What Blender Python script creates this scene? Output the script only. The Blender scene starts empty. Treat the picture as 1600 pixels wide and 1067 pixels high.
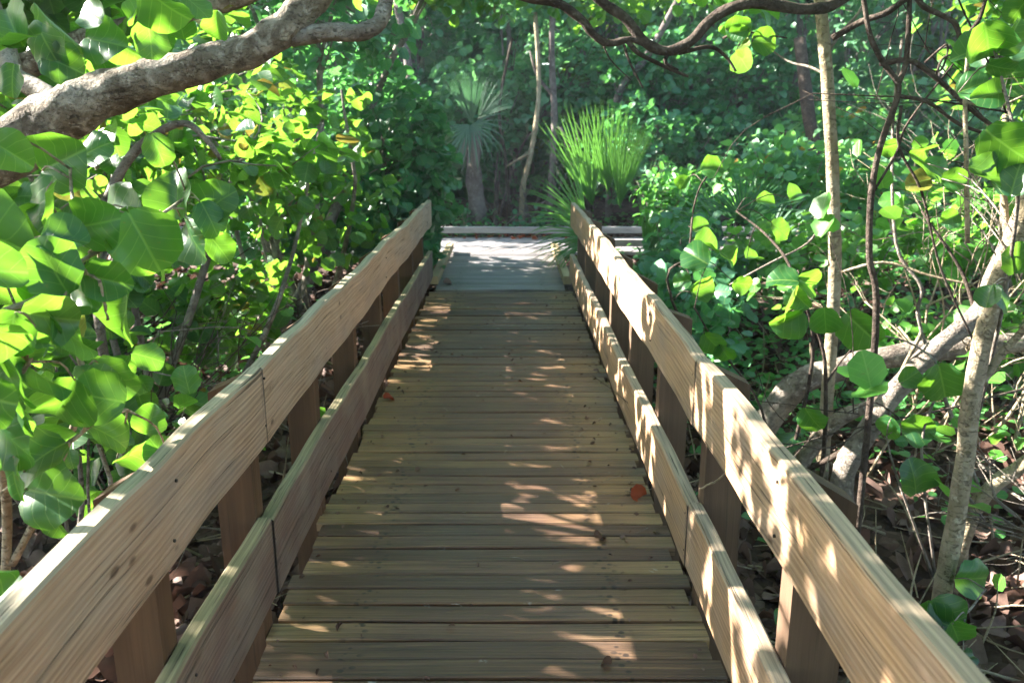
import bpy, math, random
import numpy as np
from mathutils import Vector, Matrix, Euler

# ------------------------------------------------------------------ camera, sky, sun, exposure
SC = bpy.context.scene
COL = SC.collection
F_PX = 1291.0
PITCH = math.atan(339.5 / F_PX)
YAW = -math.atan(6.0 / F_PX) * 0
EYE = Vector((0, 0, 1.72))
cam_d = bpy.data.cameras.new('camera')
cam = bpy.data.objects.new('camera', cam_d); COL.objects.link(cam)
cam_d.sensor_width = 36.0
cam_d.lens = F_PX / 1600 * 36.0
cam_d.shift_x = 0.00375
cam_d.clip_start = 0.05
cam_d.clip_end = 2000
cam.location = EYE
cam.rotation_euler = (math.pi / 2 - PITCH, 0, 0)
cam_d.dof.use_dof = True
cam_d.dof.focus_distance = 2.7
cam_d.dof.aperture_fstop = 4.5
SC.camera = cam

SUN_TO = Vector((-1.0, 0.30, 0.56)).normalized()       # direction towards the sun
w = bpy.data.worlds.new('World'); SC.world = w; w.use_nodes = True
nt = w.node_tree
sky = nt.nodes.new('ShaderNodeTexSky'); sky.sky_type = 'NISHITA'; sky.sun_disc = False
sky.sun_elevation = math.asin(SUN_TO.z); sky.sun_rotation = math.atan2(SUN_TO.x, SUN_TO.y)
nt.links.new(sky.outputs[0], nt.nodes['Background'].inputs[0])
nt.nodes['Background'].inputs[1].default_value = 0.075
sd = bpy.data.lights.new('sun', 'SUN'); sun = bpy.data.objects.new('sun', sd); COL.objects.link(sun)
sd.energy = 5.0; sd.angle = math.radians(0.5); sd.color = (1.0, 0.945, 0.87)
sun.rotation_euler = (-SUN_TO).to_track_quat('-Z', 'Y').to_euler()
sun.location = SUN_TO * 30
SC.view_settings.view_transform = 'Standard'; SC.view_settings.look = 'None'
SC.view_settings.gamma = 1; SC.view_settings.exposure = 3.15
SC.view_settings.use_curve_mapping = False
SC.render.engine = 'CYCLES'
cy = SC.cycles
cy.max_bounces = 6; cy.diffuse_bounces = 4; cy.glossy_bounces = 2; cy.transmission_bounces = 5
cy.transparent_max_bounces = 4; cy.caustics_reflective = False; cy.caustics_refractive = False
cy.sample_clamp_indirect = 6.0
cy.use_denoising = True
try: cy.denoiser = 'OPENIMAGEDENOISE'
except Exception: pass

R = np.random.default_rng(11)
random.seed(5)

def P(px, py, Y):
    """world point seen at photo pixel (px,py) standing at distance Y down the walk"""
    c, s = math.cos(PITCH), math.sin(PITCH)
    a = (px - 794) / F_PX; b = (533.5 - py) / F_PX
    d = Vector((a, c + b * s, -s + b * c))
    return EYE + d * (Y / d.y)
def PXM(px, py, Y):                       # metres per photo pixel there
    p = P(px, py, Y) - EYE
    return (p.y * math.cos(PITCH) - p.z * math.sin(PITCH)) / F_PX

# ------------------------------------------------------------------ materials
def new_mat(name):
    m = bpy.data.materials.new(name); m.use_nodes = True
    t = m.node_tree; t.nodes.clear()
    out = t.nodes.new('ShaderNodeOutputMaterial')
    return m, t, out
class N:
    def __init__(s, t): s.t = t
    def n(s, typ, **k):
        x = s.t.nodes.new(typ)
        for a, b in k.items(): setattr(x, a, b)
        return x
    def l(s, a, b): s.t.links.new(a, b)
    def attr(s, name): return s.n('ShaderNodeAttribute', attribute_name=name)
    def val(s, i, v):
        if isinstance(v, bpy.types.NodeSocket): s.l(v, i)
        else: i.default_value = v
    def math(s, op, a, b=0.0, c=None, clamp=False):
        x = s.n('ShaderNodeMath', operation=op); x.use_clamp = clamp
        s.val(x.inputs[0], a); s.val(x.inputs[1], b)
        if c is not None: s.val(x.inputs[2], c)
        return x.outputs[0]
    def mix(s, f, a, b, mode='MIX'):
        x = s.n('ShaderNodeMix', data_type='RGBA', blend_type=mode)
        s.val(x.inputs[0], f); s.val(x.inputs[6], a); s.val(x.inputs[7], b)
        return x.outputs[2]
    def ramp(s, f, stops, interp='LINEAR'):
        x = s.n('ShaderNodeValToRGB'); e = x.color_ramp.elements; x.color_ramp.interpolation = interp
        while len(e) > 1: e.remove(e[-1])
        e[0].position = stops[0][0]; e[0].color = (*stops[0][1], 1) if len(stops[0][1]) == 3 else stops[0][1]
        for p, c in stops[1:]:
            q = e.new(p); q.color = (*c, 1)
        s.l(f, x.inputs[0]); return x.outputs[0]
    def maprange(s, v, a, b, c=0.0, d=1.0):
        x = s.n('ShaderNodeMapRange'); s.l(v, x.inputs[0])
        for i, q in enumerate((a, b, c, d)): x.inputs[i + 1].default_value = q
        return x.outputs[0]
    def mapping(s, v, scale=(1, 1, 1), loc=(0, 0, 0), rot=(0, 0, 0)):
        x = s.n('ShaderNodeMapping'); s.l(v, x.inputs[0])
        x.inputs[1].default_value = loc; x.inputs[2].default_value = rot; x.inputs[3].default_value = scale
        return x.outputs[0]
    def noise(s, v, scale=5, detail=3, rough=.55, dist=0.0):
        x = s.n('ShaderNodeTexNoise'); s.l(v, x.inputs['Vector'])
        x.inputs['Scale'].default_value = scale; x.inputs['Detail'].default_value = detail
        x.inputs['Roughness'].default_value = rough; x.inputs['Distortion'].default_value = dist
        return x.outputs[0]
    def bump(s, h, strength=.3, dist=.01):
        x = s.n('ShaderNodeBump'); s.l(h, x.inputs['Height'])
        x.inputs['Strength'].default_value = strength; x.inputs['Distance'].default_value = dist
        return x.outputs[0]
    def bsdf(s, col, rough=.7, normal=None, spec=.4, metal=0.0):
        x = s.n('ShaderNodeBsdfPrincipled')
        s.val(x.inputs['Base Color'], col); s.val(x.inputs['Roughness'], rough)
        x.inputs['Specular IOR Level'].default_value = spec; x.inputs['Metallic'].default_value = metal
        if normal: s.l(normal, x.inputs['Normal'])
        return x.outputs[0]

def leaf_mat(name, dark, light, glow, vein=(.20, .32, .06), trans=.42, rough=.38, odd=None, spec=.5):
    """broad leaf: UV x across (0..1, midrib .5), UV y along; attribute rnd per leaf"""
    m, t, out = new_mat(name); q = N(t)
    rnd = q.attr('rnd').outputs['Fac']
    uv = q.n('ShaderNodeUVMap').outputs[0]
    sep = q.n('ShaderNodeSeparateXYZ'); q.l(uv, sep.inputs[0])
    u = q.math('ABSOLUTE', q.math('SUBTRACT', sep.outputs[0], .5))
    mid = q.maprange(u, .010, .030, 1, 0)
    lat = q.math('FRACT', q.math('MULTIPLY', q.math('SUBTRACT', sep.outputs[1], q.math('MULTIPLY', q.math('POWER', u, .8), .62)), 4.6))
    lat = q.math('ABSOLUTE', q.math('SUBTRACT', lat, .5))
    lat = q.maprange(lat, .02, .06, .7, 0)
    v = q.math('MAXIMUM', mid, lat)
    base = q.mix(rnd, (*dark, 1), (*light, 1))
    pos = q.n('ShaderNodeNewGeometry').outputs['Position']
    nz = q.noise(pos, 22, 3)
    base = q.mix(q.math('MULTIPLY', nz, .5), base, (*[c * .55 for c in dark], 1))
    spots = q.maprange(q.noise(pos, 55, 3), .665, .71, 0, .7)
    base = q.mix(spots, base, (.12, .07, .02, 1))
    tr = q.mix(q.math('MULTIPLY', nz, .5), (*glow, 1), (*[c * .5 for c in glow], 1))
    if odd:
        o = q.maprange(rnd, odd[1], odd[1] + .01, 0, 1)
        base = q.mix(o, base, (*odd[0], 1)); tr = q.mix(o, tr, (*odd[0], 1))
    base = q.mix(q.math('MULTIPLY', v, .6), base, (*vein, 1))
    tr = q.mix(q.math('MULTIPLY', v, .35), tr, (*[min(1, c * 1.1 + .06) for c in glow], 1))
    nrm = q.bump(q.math('ADD', q.math('MULTIPLY', v, -.6), q.math('MULTIPLY', nz, .3)), .35, .004)
    a = q.bsdf(base, rough, nrm, spec)
    tb = q.n('ShaderNodeBsdfTranslucent'); q.l(tr, tb.inputs[0])
    ms = q.n('ShaderNodeMixShader'); ms.inputs[0].default_value = trans
    q.l(a, ms.inputs[1]); q.l(tb.outputs[0], ms.inputs[2]); q.l(ms.outputs[0], out.inputs[0])
    return m

def bark_mat(name, c1, c2, c3, scale=6, spots=.5):
    m, t, out = new_mat(name); q = N(t)
    g = q.n('ShaderNodeTexCoord').outputs['Object']
    a = q.noise(g, scale, 4, .6, .6); b = q.noise(g, scale * 7, 4, .65); c = q.noise(g, scale * 1.6, 3, .5, 1.2)
    col = q.ramp(a, [(.32, c1), (.5, c2), (.70, c3)])
    patch = q.maprange(c, .54, .66, 0, spots * .7)
    col = q.mix(patch, col, (*[min(1, x * 1.6 + .03) for x in c3], 1))
    dk = q.maprange(c, .30, .44, spots * .8, 0)
    col = q.mix(dk, col, (*[x * .5 for x in c1], 1))
    col = q.mix(q.math('MULTIPLY', b, .55), col, (*[x * .35 for x in c1], 1))
    cr = q.maprange(q.noise(q.mapping(g, (1, 1, 2.2)), scale * 5.5, 5, .7, 1.5), .56, .64, 0, 1)
    col = q.mix(q.math('MULTIPLY', cr, .4), col, (*[x * .3 for x in c1], 1))
    lich = q.maprange(q.noise(g, scale * 3.1, 4, .7), .60, .68, 0, .55)
    col = q.mix(lich, col, (*[min(.6, x * 1.25 + .05) for x in c3], 1))
    h = q.math('SUBTRACT', q.math('ADD', q.math('MULTIPLY', a, .6), q.math('MULTIPLY', b, .5)), q.math('MULTIPLY', cr, .3))
    q.l(q.bsdf(col, .85, q.bump(h, 1.0, .03), .2), out.inputs[0])
    return m

def rail_mat(name, t1, t2, top, warm):
    """sawn board: attribute g = (metres along, metres across, thickness)"""
    m, t, out = new_mat(name); q = N(t)
    g = q.attr('g').outputs['Vector']
    sep = q.n('ShaderNodeSeparateXYZ'); q.l(g, sep.inputs[0])
    warp = q.noise(q.mapping(g, (.9, 4, 4)), 1.0, 2)
    wv = q.n('ShaderNodeTexWave', wave_type='BANDS', bands_direction='Y')
    q.l(q.mapping(g, (.35, 11, 11)), wv.inputs[0])
    wv.inputs['Scale'].default_value = 1.6; wv.inputs['Distortion'].default_value = 7.5
    wv.inputs['Detail'].default_value = 2.5; wv.inputs['Detail Scale'].default_value = .9
    fine = q.noise(q.mapping(g, (2.5, 130, 130)), 1.0, 4, .6)
    big = q.noise(q.mapping(g, (1.2, 7, 7)), 1.0, 3, .5)
    col = q.mix(q.math('MULTIPLY', wv.outputs[1], .95), (*[c * .86 for c in t1], 1), (*t2, 1))
    col = q.mix(q.maprange(big, .35, .68, 0, .85), col, (*warm, 1))
    col = q.mix(q.maprange(fine, .42, .68, .0, .55), col, (*[c * .42 for c in t1], 1))
    col = q.mix(q.maprange(q.noise(g, 3.2, 3), .45, .7, 0, .35), col, (*[(c + .2) * .62 for c in top], 1))
    # knots and nail marks
    vo = q.n('ShaderNodeTexVoronoi', feature='F1'); q.l(q.mapping(g, (5.5, 12, 5)), vo.inputs[0]); vo.inputs['Scale'].default_value = 1
    kn = q.math('MULTIPLY', q.maprange(vo.outputs[0], .08, .14, .85, 0), q.maprange(q.noise(g, 1.7, 2), .52, .56))
    col = q.mix(kn, col, (.055, .032, .022, 1))
    halo = q.maprange(vo.outputs[0], .10, .35, .22, 0)
    col = q.mix(halo, col, (.22, .12, .06, 1))
    ed = q.attr('rnd').outputs['Fac']
    ej = q.math('ADD', ed, q.math('MULTIPLY', q.noise(g, 30, 3), -.012))
    col = q.mix(q.maprange(ej, -.004, .006, .9, 0), col, (.02, .015, .012, 1))
    gp = q.maprange(q.noise(q.mapping(g, (1, 3, 3)), 2.1, 4, .6), .50, .68, 0, .55)
    col = q.mix(gp, col, (*[.5 * (x + y) * .72 for x, y in zip(t1, (.30, .27, .25))], 1))
    st = q.math('MULTIPLY', q.maprange(q.noise(q.mapping(g, (45, 4, 4)), 1.0, 3), .52, .60), q.maprange(ed, .0, .035, .8, 0))
    col = q.mix(st, col, (.03, .028, .03, 1))
    # top edge weathering
    geo = q.n('ShaderNodeNewGeometry')
    sn = q.n('ShaderNodeSeparateXYZ'); q.l(geo.outputs['True Normal'], sn.inputs[0])
    crack = q.noise(q.mapping(g, (1.6, 90, 90), (3, 0, 0)), 1.0, 3, .7, .4)
    topc = q.mix(q.maprange(fine, .35, .65), (*top, 1), (*[c * .5 for c in top], 1))
    topc = q.mix(q.maprange(crack, .60, .66, 0, .8), topc, (.03, .025, .02, 1))
    k = q.maprange(sn.outputs[2], .5, .8)
    col = q.mix(k, col, topc)
    col = q.mix(q.maprange(crack, .63, .67, 0, .75), col, (.05, .035, .025, 1))
    h = q.math('ADD', q.math('MULTIPLY', fine, .5), q.math('SUBTRACT', q.math('MULTIPLY', wv.outputs[1], .25), q.maprange(crack, .60, .68, 0, 1.2)))
    q.l(q.bsdf(col, .72, q.bump(h, .8, .005), .3), out.inputs[0])
    return m

def deck_mat(name, worn, edge, lift=1.0):
    m, t, out = new_mat(name); q = N(t)
    g = q.attr('g').outputs['Vector']; rnd = q.attr('rnd').outputs['Fac']
    pos = q.n('ShaderNodeTexCoord').outputs['Object']
    sp = q.n('ShaderNodeSeparateXYZ'); q.l(pos, sp.inputs[0])
    sg = q.n('ShaderNodeSeparateXYZ'); q.l(g, sg.inputs[0])
    fine = q.noise(q.mapping(g, (1.8, 95, 60)), 1.0, 4, .65, .3)
    mid = q.noise(q.mapping(g, (.8, 28, 28)), 1.0, 3, .6, .6)
    blot = q.noise(pos, 2.3, 4, .6)
    fx = q.math('ADD', q.math('ABSOLUTE', q.math('ADD', sg.outputs[0], 0.0)), q.math('MULTIPLY', q.math('SUBTRACT', blot, .5), .55))
    e = q.maprange(fx, .28, .62)
    col = q.mix(e, (*worn, 1), (*edge, 1))
    col = q.mix(q.math('MULTIPLY', rnd, .8, clamp=True), col, (*[c * .55 for c in worn], 1))
    col = q.mix(q.maprange(q.math('FRACT', q.math('MULTIPLY', rnd, 7.3)), .6, 1, 0, .35), col, (*[c * 1.25 for c in edge], 1))
    grey = q.maprange(q.noise(pos, 1.1, 3, .5), .50, .70, 0, .3)
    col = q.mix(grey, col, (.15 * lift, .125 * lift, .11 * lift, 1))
    col = q.mix(q.maprange(mid, .48, .70, 0, .6), col, (*[c * .38 for c in worn], 1))
    col = q.mix(q.maprange(fine, .50, .68, 0, .8), col, (.028, .019, .012, 1))
    col = q.mix(q.maprange(fine, .30, .44, .30, 0), col, (*[min(1, c * 1.5) for c in edge], 1))
    # nail rows: dark specks in two lines near the sides
    ax = q.math('ABSOLUTE', q.math('SUBTRACT', q.math('ABSOLUTE', sg.outputs[0]), .46))
    band = q.maprange(ax, .015, .06, 1, 0)
    vo = q.n('ShaderNodeTexVoronoi'); q.l(q.mapping(g, (26, 34, 1)), vo.inputs[0]); vo.inputs['Scale'].default_value = 1
    nail = q.math('MULTIPLY', q.maprange(vo.outputs[0], .24, .36, 1, 0), band)
    col = q.mix(q.math('MULTIPLY', nail, .85), col, (.012, .009, .008, 1))
    # pale bird droppings / grit
    v2 = q.n('ShaderNodeTexVoronoi'); q.l(q.mapping(pos, (4.5, 5.5, 1)), v2.inputs[0]); v2.inputs['Scale'].default_value = 1
    n2 = q.noise(pos, 60, 3, .7)
    dr = q.math('MULTIPLY', q.maprange(v2.outputs[0], .02, .10, 1, 0), q.maprange(n2, .52, .58))
    col = q.mix(q.math('MULTIPLY', dr, .65), col, (.55, .55, .56, 1))
    h = q.math('ADD', q.math('MULTIPLY', fine, -.7), q.math('MULTIPLY', mid, -.5))
    q.l(q.bsdf(col, .50, q.bump(h, .9, .006), .45), out.inputs[0])
    return m

def post_mat(name, c1, c2):
    m, t, out = new_mat(name); q = N(t)
    g = q.attr('g').outputs['Vector']
    fine = q.noise(q.mapping(g, (1.5, 70, 70)), 1.0, 4, .6, .3)
    big = q.noise(q.mapping(g, (1.5, 10, 10)), 1.0, 3)
    col = q.mix(fine, (*c1, 1), (*c2, 1))
    col = q.mix(q.maprange(big, .45, .7, 0, .6), col, (*[c * .5 for c in c1], 1))
    col = q.mix(q.maprange(fine, .6, .72, 0, .7), col, (.03, .02, .012, 1))
    q.l(q.bsdf(col, .8, q.bump(fine, .6, .004), .25), out.inputs[0])
    return m

def litter_mat(name, cols, rough=.75, trans=.15):
    m, t, out = new_mat(name); q = N(t)
    rnd = q.attr('rnd').outputs['Fac']
    pos = q.n('ShaderNodeNewGeometry').outputs['Position']
    n_ = len(cols)
    col = q.ramp(rnd, [(i / (n_ - 1), c) for i, c in enumerate(cols)])
    nz = q.noise(pos, 35, 3)
    col = q.mix(q.math('MULTIPLY', nz, .6), col, (*[c * .35 for c in cols[0]], 1))
    a = q.bsdf(col, rough, q.bump(nz, .4, .004), .3)
    tb = q.n('ShaderNodeBsdfTranslucent'); q.l(col, tb.inputs[0])
    ms = q.n('ShaderNodeMixShader'); ms.inputs[0].default_value = trans
    q.l(a, ms.inputs[1]); q.l(tb.outputs[0], ms.inputs[2]); q.l(ms.outputs[0], out.inputs[0])
    return m

def ground_mat():
    m, t, out = new_mat('forest_floor'); q = N(t)
    pos = q.n('ShaderNodeTexCoord').outputs['Object']
    vo = q.n('ShaderNodeTexVoronoi'); q.l(q.mapping(pos, (1, 1, 1)), vo.inputs[0]); vo.inputs['Scale'].default_value = 14
    vo.inputs['Randomness'].default_value = 1
    s = q.n('ShaderNodeSeparateColor'); q.l(vo.outputs[1], s.inputs[0])
    col = q.ramp(s.outputs[0], [(0, (.035, .02, .014)), (.4, (.09, .05, .035)), (.7, (.15, .09, .065)), (1, (.21, .14, .11))])
    n1 = q.noise(pos, 3, 4); n2 = q.noise(pos, 60, 3)
    col = q.mix(q.maprange(n1, .4, .65, 0, .7), col, (.03, .02, .014, 1))
    col = q.mix(q.math('MULTIPLY', n2, .5), col, (.02, .014, .01, 1))
    h = q.math('SUBTRACT', q.math('MULTIPLY', n2, .3), vo.outputs[0])
    q.l(q.bsdf(col, .9, q.bump(h, .8, .03), .2), out.inputs[0])
    return m

M = {}
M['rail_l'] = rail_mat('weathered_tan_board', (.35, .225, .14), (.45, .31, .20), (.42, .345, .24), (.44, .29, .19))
M['rail_r'] = rail_mat('warm_tan_board', (.37, .22, .115), (.48, .305, .175), (.38, .29, .20), (.48, .29, .15))
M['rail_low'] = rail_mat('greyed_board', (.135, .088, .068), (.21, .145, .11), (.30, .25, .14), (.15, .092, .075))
M['deck'] = deck_mat('worn_deck_planks', (.140, .074, .045), (.27, .165, .074))
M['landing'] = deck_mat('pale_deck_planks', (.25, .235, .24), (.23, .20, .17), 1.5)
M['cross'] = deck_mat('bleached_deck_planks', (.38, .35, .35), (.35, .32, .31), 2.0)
M['post'] = post_mat('brown_post_timber', (.065, .034, .017), (.13, .072, .038))  # brown darkened further: shade of the camera-facing sides put into the base
M['post_r'] = post_mat('tan_post_timber', (.075, .044, .027), (.15, .094, .058))  # right posts, base likewise darkened to carry the shade
M['curb'] = post_mat('yellow_tan_timber', (.28, .21, .11), (.40, .31, .18))
M['beam'] = post_mat('grey_timber', (.27, .25, .24), (.40, .37, .36))
M['dark_joint'] = post_mat('black_stain', (.02, .015, .012), (.05, .04, .03))
M['leaf'] = leaf_mat('sea_grape_leaf', (.009, .058, .020), (.038, .145, .034), (.24, .54, .04), odd=((.22, .17, .03), .965))
M['leaf_hero'] = leaf_mat('large_sea_grape_leaf', (.008, .055, .022), (.040, .16, .034), (.23, .54, .035), rough=.38, trans=.40, odd=((.17, .17, .03), .985))
M['leaf_cool'] = leaf_mat('cool_green_leaf', (.026, .12, .06), (.075, .25, .12), (.14, .46, .09), trans=.36, rough=.34)
M['leaf_pale'] = leaf_mat('pale_green_leaf', (.06, .21, .085), (.12, .30, .13), (.28, .66, .12), trans=.36, rough=.42, odd=((.50, .26, .03), .975))
M['leaf_bright'] = leaf_mat('yellow_green_leaf', (.05, .20, .02), (.09, .27, .045), (.26, .60, .06), trans=.42)
M['leaf_far'] = leaf_mat('thicket_leaf', (.055, .19, .10), (.13, .31, .17), (.22, .56, .16), trans=.36, rough=.42)
M['weed'] = leaf_mat('groundcover_leaf', (.045, .20, .055), (.09, .28, .065), (.2, .56, .07), trans=.35)
M['palm'] = leaf_mat('palm_leaflet', (.035, .105, .065), (.07, .165, .105), (.12, .32, .12), trans=.3, rough=.45)
M['palmetto'] = leaf_mat('palmetto_leaflet', (.045, .15, .04), (.09, .25, .06), (.18, .46, .06), trans=.35, rough=.4)
M['palm_dead'] = litter_mat('dry_frond', [(.18, .15, .12), (.30, .25, .21), (.38, .33, .28)])
M['bark_big'] = bark_mat('mottled_sea_grape_bark', (.12, .085, .058), (.24, .19, .135), (.38, .33, .26), 8, .9)
M['bark_pale'] = bark_mat('pale_smooth_bark', (.26, .20, .12), (.36, .29, .19), (.46, .39, .28), 5, .35)
M['bark_grey'] = bark_mat('grey_bark', (.14, .11, .09), (.25, .21, .17), (.36, .32, .27), 6, .5)
M['bark_dark'] = bark_mat('dark_twig_bark', (.045, .032, .025), (.085, .06, .045), (.15, .115, .09), 9, .3)
M['bark_far'] = bark_mat('thicket_bark', (.11, .085, .08), (.19, .155, .14), (.27, .23, .21), 5, .4)
M['litter'] = litter_mat('dry_brown_leaf', [(.045, .022, .016), (.10, .05, .034), (.17, .095, .068), (.25, .165, .135), (.12, .05, .028)])
M['red_leaf'] = litter_mat('rust_red_leaf', [(.30, .05, .015), (.40, .09, .02)], trans=.3)
M['ground'] = ground_mat()

# ------------------------------------------------------------------ mesh helpers
def mesh_obj(name, V, Q, mat, parent=None, smooth=True, rnd=None, uv=None, g=None, T=None):
    """V (n,3), Q (m,4) quads; T optional tris"""
    me = bpy.data.meshes.new(name)
    V = np.asarray(V, np.float32); Q = np.asarray(Q, np.int32).reshape(-1, 4)
    nT = 0 if T is None else len(T)
    me.vertices.add(len(V)); me.vertices.foreach_set('co', V.ravel())
    lv = Q.ravel() if not nT else np.concatenate([Q.ravel(), np.asarray(T, np.int32).ravel()])
    me.loops.add(len(lv)); me.loops.foreach_set('vertex_index', lv.astype(np.int32))
    st = np.arange(len(Q)) * 4
    if nT: st = np.concatenate([st, len(Q) * 4 + np.arange(nT) * 3])
    me.polygons.add(len(st)); me.polygons.foreach_set('loop_start', st.astype(np.int32))
    me.update(calc_edges=True)
    me.polygons.foreach_set('use_smooth', np.full(len(st), smooth))
    if rnd is not None:
        a = me.attributes.new('rnd', 'FLOAT', 'POINT'); a.data.foreach_set('value', np.asarray(rnd, np.float32))
    if g is not None:
        a = me.attributes.new('g', 'FLOAT_VECTOR', 'POINT'); a.data.foreach_set('vector', np.asarray(g, np.float32).ravel())
    if uv is not None:
        u = me.uv_layers.new(name='UVMap'); u.data.foreach_set('uv', np.asarray(uv, np.float32)[lv].ravel())
    me.validate()
    me.materials.append(mat)
    o = bpy.data.objects.new(name, me); COL.objects.link(o)
    if parent is not None: o.parent = parent
    return o

def thing(name, label, cat, loc=(0, 0, 0), group=None):
    o = bpy.data.objects.new(name, None); COL.objects.link(o)
    o.empty_display_size = .1
    o.location = loc; o['label'] = label; o['category'] = cat
    if group: o['group'] = group
    return o
def rel(parent, o):            # keep world placement of a part built in world coordinates
    o.parent = parent; o.matrix_parent_inverse = Matrix.Translation(-parent.location)
    return o
def tag(o, label, cat, group=None):
    o['label'] = label; o['category'] = cat
    if group: o['group'] = group
    return o

# leaf prototypes: rows of (v, halfwidth), columns u
def proto(rows, cols, shape, fold=.10, droop=.12, cup=0.0):
    V = []; UV = []
    for v in rows:
        w_ = shape(v)
        for u in cols:
            x = u * w_; z = abs(u) * w_ * fold * 2 - droop * v * v + cup * (u * u) * w_
            yb = v
            if v < .12: yb = v - abs(u) * .05            # cordate base
            V.append((x, yb, z)); UV.append((u * w_ + .5, v))
    nc = len(cols); Q = []
    for r in range(len(rows) - 1):
        for c in range(nc - 1):
            a = r * nc + c; Q.append((a, a + 1, a + nc + 1, a + nc))
    return np.array(V), np.array(Q), np.array(UV)
def round_shape(v): return .54 * math.sqrt(max(0, 1 - (2 * min(max(v, .0), 1) - 1) ** 2)) ** .9 + .02
def oval_shape(v): return .34 * math.sqrt(max(0, 1 - (2 * v - 1) ** 2)) + .015
HERO = proto([0, .04, .12, .25, .4, .55, .7, .83, .93, .985], [-1, -.8, -.5, -.2, 0, .2, .5, .8, 1], round_shape, .12, .16, .05)
MIDL = proto([0, .07, .3, .6, .88, .99], [-1, -.5, 0, .5, 1], round_shape, .14, .16, .05)
LOWL = proto([.0, .3, .75, 1.0], [-1, 0, 1], lambda v: {0: .16, .3: .5, .75: .46, 1.0: .10}[v], .14, .12)
TINY = (np.array([(0, 0, 0), (.42, .3, .08), (.36, .8, .03), (0, 1, -.06), (-.36, .8, .03), (-.42, .3, .08)], float),
        np.array([(0, 1, 2, 3), (0, 3, 4, 5)]), np.array([(.5, 0), (.9, .3), (.85, .8), (.5, 1), (.15, .8), (.1, .3)]))
OVAL = proto([0, .25, .6, .9, 1], [-1, 0, 1], oval_shape, .16, .18)

def unit(a): return a / (np.linalg.norm(a, axis=-1, keepdims=True) + 1e-9)
def leaves(name, pr, C, A, Nn, S, mat, parent, wob=.0, curl=None, W=None, rnd=None):
    """instances baked into one mesh; C centres(base), A axis, Nn normal, S size"""
    C, A, Nn = np.asarray(C, float), unit(np.asarray(A, float)), np.asarray(Nn, float)
    S = np.asarray(S, float); n = len(C)
    Nn = unit(Nn - (Nn * A).sum(1, keepdims=True) * A); B = np.cross(A, Nn)
    V, Q, UV = pr; k = len(V)
    L = np.broadcast_to(V, (n, k, 3)).copy()
    if k > 12: L[:, :, 0] *= 1 + .05 * np.sin(L[:, :, 1] * 13 + R.uniform(0, 6.28, (n, 1))) + .035 * np.sin(L[:, :, 1] * 29 + np.sign(L[:, :, 0]) * 1.3 + R.uniform(0, 6.28, (n, 1)))
    if curl is not None: L[:, :, 2] += (L[:, :, 0] ** 2) * curl[:, None] - .5 * L[:, :, 1] ** 2 * np.abs(curl[:, None]) * .6
    if wob: 
        ph = R.uniform(0, 6.28, (n, 1)); L[:, :, 2] += wob * np.sin(L[:, :, 1] * 9 + ph) * np.abs(L[:, :, 0]) + wob * .6 * np.sin(L[:, :, 0] * 8 + ph)
    if W is not None: L[:, :, 0] *= W[:, None]
    W3 = L[:, :, 0:1] * B[:, None] + L[:, :, 1:2] * A[:, None] + L[:, :, 2:3] * Nn[:, None]
    W3 = C[:, None] + W3 * S[:, None, None]
    QQ = (Q[None] + (np.arange(n) * k)[:, None, None]).reshape(-1, 4)
    if rnd is None: rnd = R.random(n)
    o = mesh_obj(name, W3.reshape(-1, 3), QQ, mat, None, True, np.repeat(rnd, k), np.tile(UV, (n, 1)))
    return rel(parent, o) if parent is not None else o

def smooth_path(pts, n_per=6):
    p = [Vector(a) for a in pts]
    if len(p) < 3: 
        return [p[0].lerp(p[-1], i / n_per) for i in range(n_per + 1)]
    q = [p[0] * 2 - p[1]] + p + [p[-1] * 2 - p[-2]]; out = []
    for i in range(1, len(q) - 2):
        for k in range(n_per):
            t = k / n_per; a, b, c, d = q[i - 1], q[i], q[i + 1], q[i + 2]
            out.append(.5 * ((2 * b) + (c - a) * t + (2 * a - 5 * b + 4 * c - d) * t * t + (3 * b - a - 3 * c + d) * t ** 3))
    out.append(p[-1]); return out
class Tubes:
    def __init__(s): s.V = []; s.Q = []; s.T = []
    def add(s, pts, r0, r1, sides=8, bump=.0, n_per=5, kink=0.0, radii=None):
        pts = smooth_path(pts, n_per); n = len(pts); base = len(s.V)
        up = Vector((.13, .31, .94)); ph = random.uniform(0, 6)
        for i, p in enumerate(pts):
            t = i / (n - 1)
            d = (pts[min(i + 1, n - 1)] - pts[max(i - 1, 0)]).normalized()
            a = d.cross(up)
            if a.length < 1e-3: a = d.cross(Vector((1, 0, 0)))
            a.normalize(); b = d.cross(a)
            r = r0 + (r1 - r0) * t if radii is None else np.interp(t, np.linspace(0, 1, len(radii)), radii)
            if kink: p = p + Vector((random.gauss(0, kink), random.gauss(0, kink), random.gauss(0, kink)))
            rr = r * (1 + bump * .6 * math.sin(i * 1.3 + ph))
            for k in range(sides):
                th = 2 * math.pi * k / sides
                q = rr * (1 + bump * math.sin(3 * th + i * .9 + ph) + random.uniform(-bump, bump) * .5)
                s.V.append(p + a * (q * math.cos(th)) + b * (q * math.sin(th)))
        for i in range(n - 1):
            for k in range(sides):
                k2 = (k + 1) % sides
                s.Q.append((base + i * sides + k, base + i * sides + k2, base + (i + 1) * sides + k2, base + (i + 1) * sides + k))
        for e, i0 in ((0, 0), (1, (n - 1) * sides)):
            c = len(s.V); s.V.append(pts[-1] if e else pts[0])
            for k in range(sides):
                k2 = (k + 1) % sides
                s.T.append((c, base + i0 + k2, base + i0 + k) if not e else (c, base + i0 + k, base + i0 + k2))
    def build(s, name, mat, parent=None):
        o = mesh_obj(name, np.array([tuple(v) for v in s.V]), s.Q, mat, None, True, T=s.T)
        return rel(parent, o) if parent is not None else o

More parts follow.
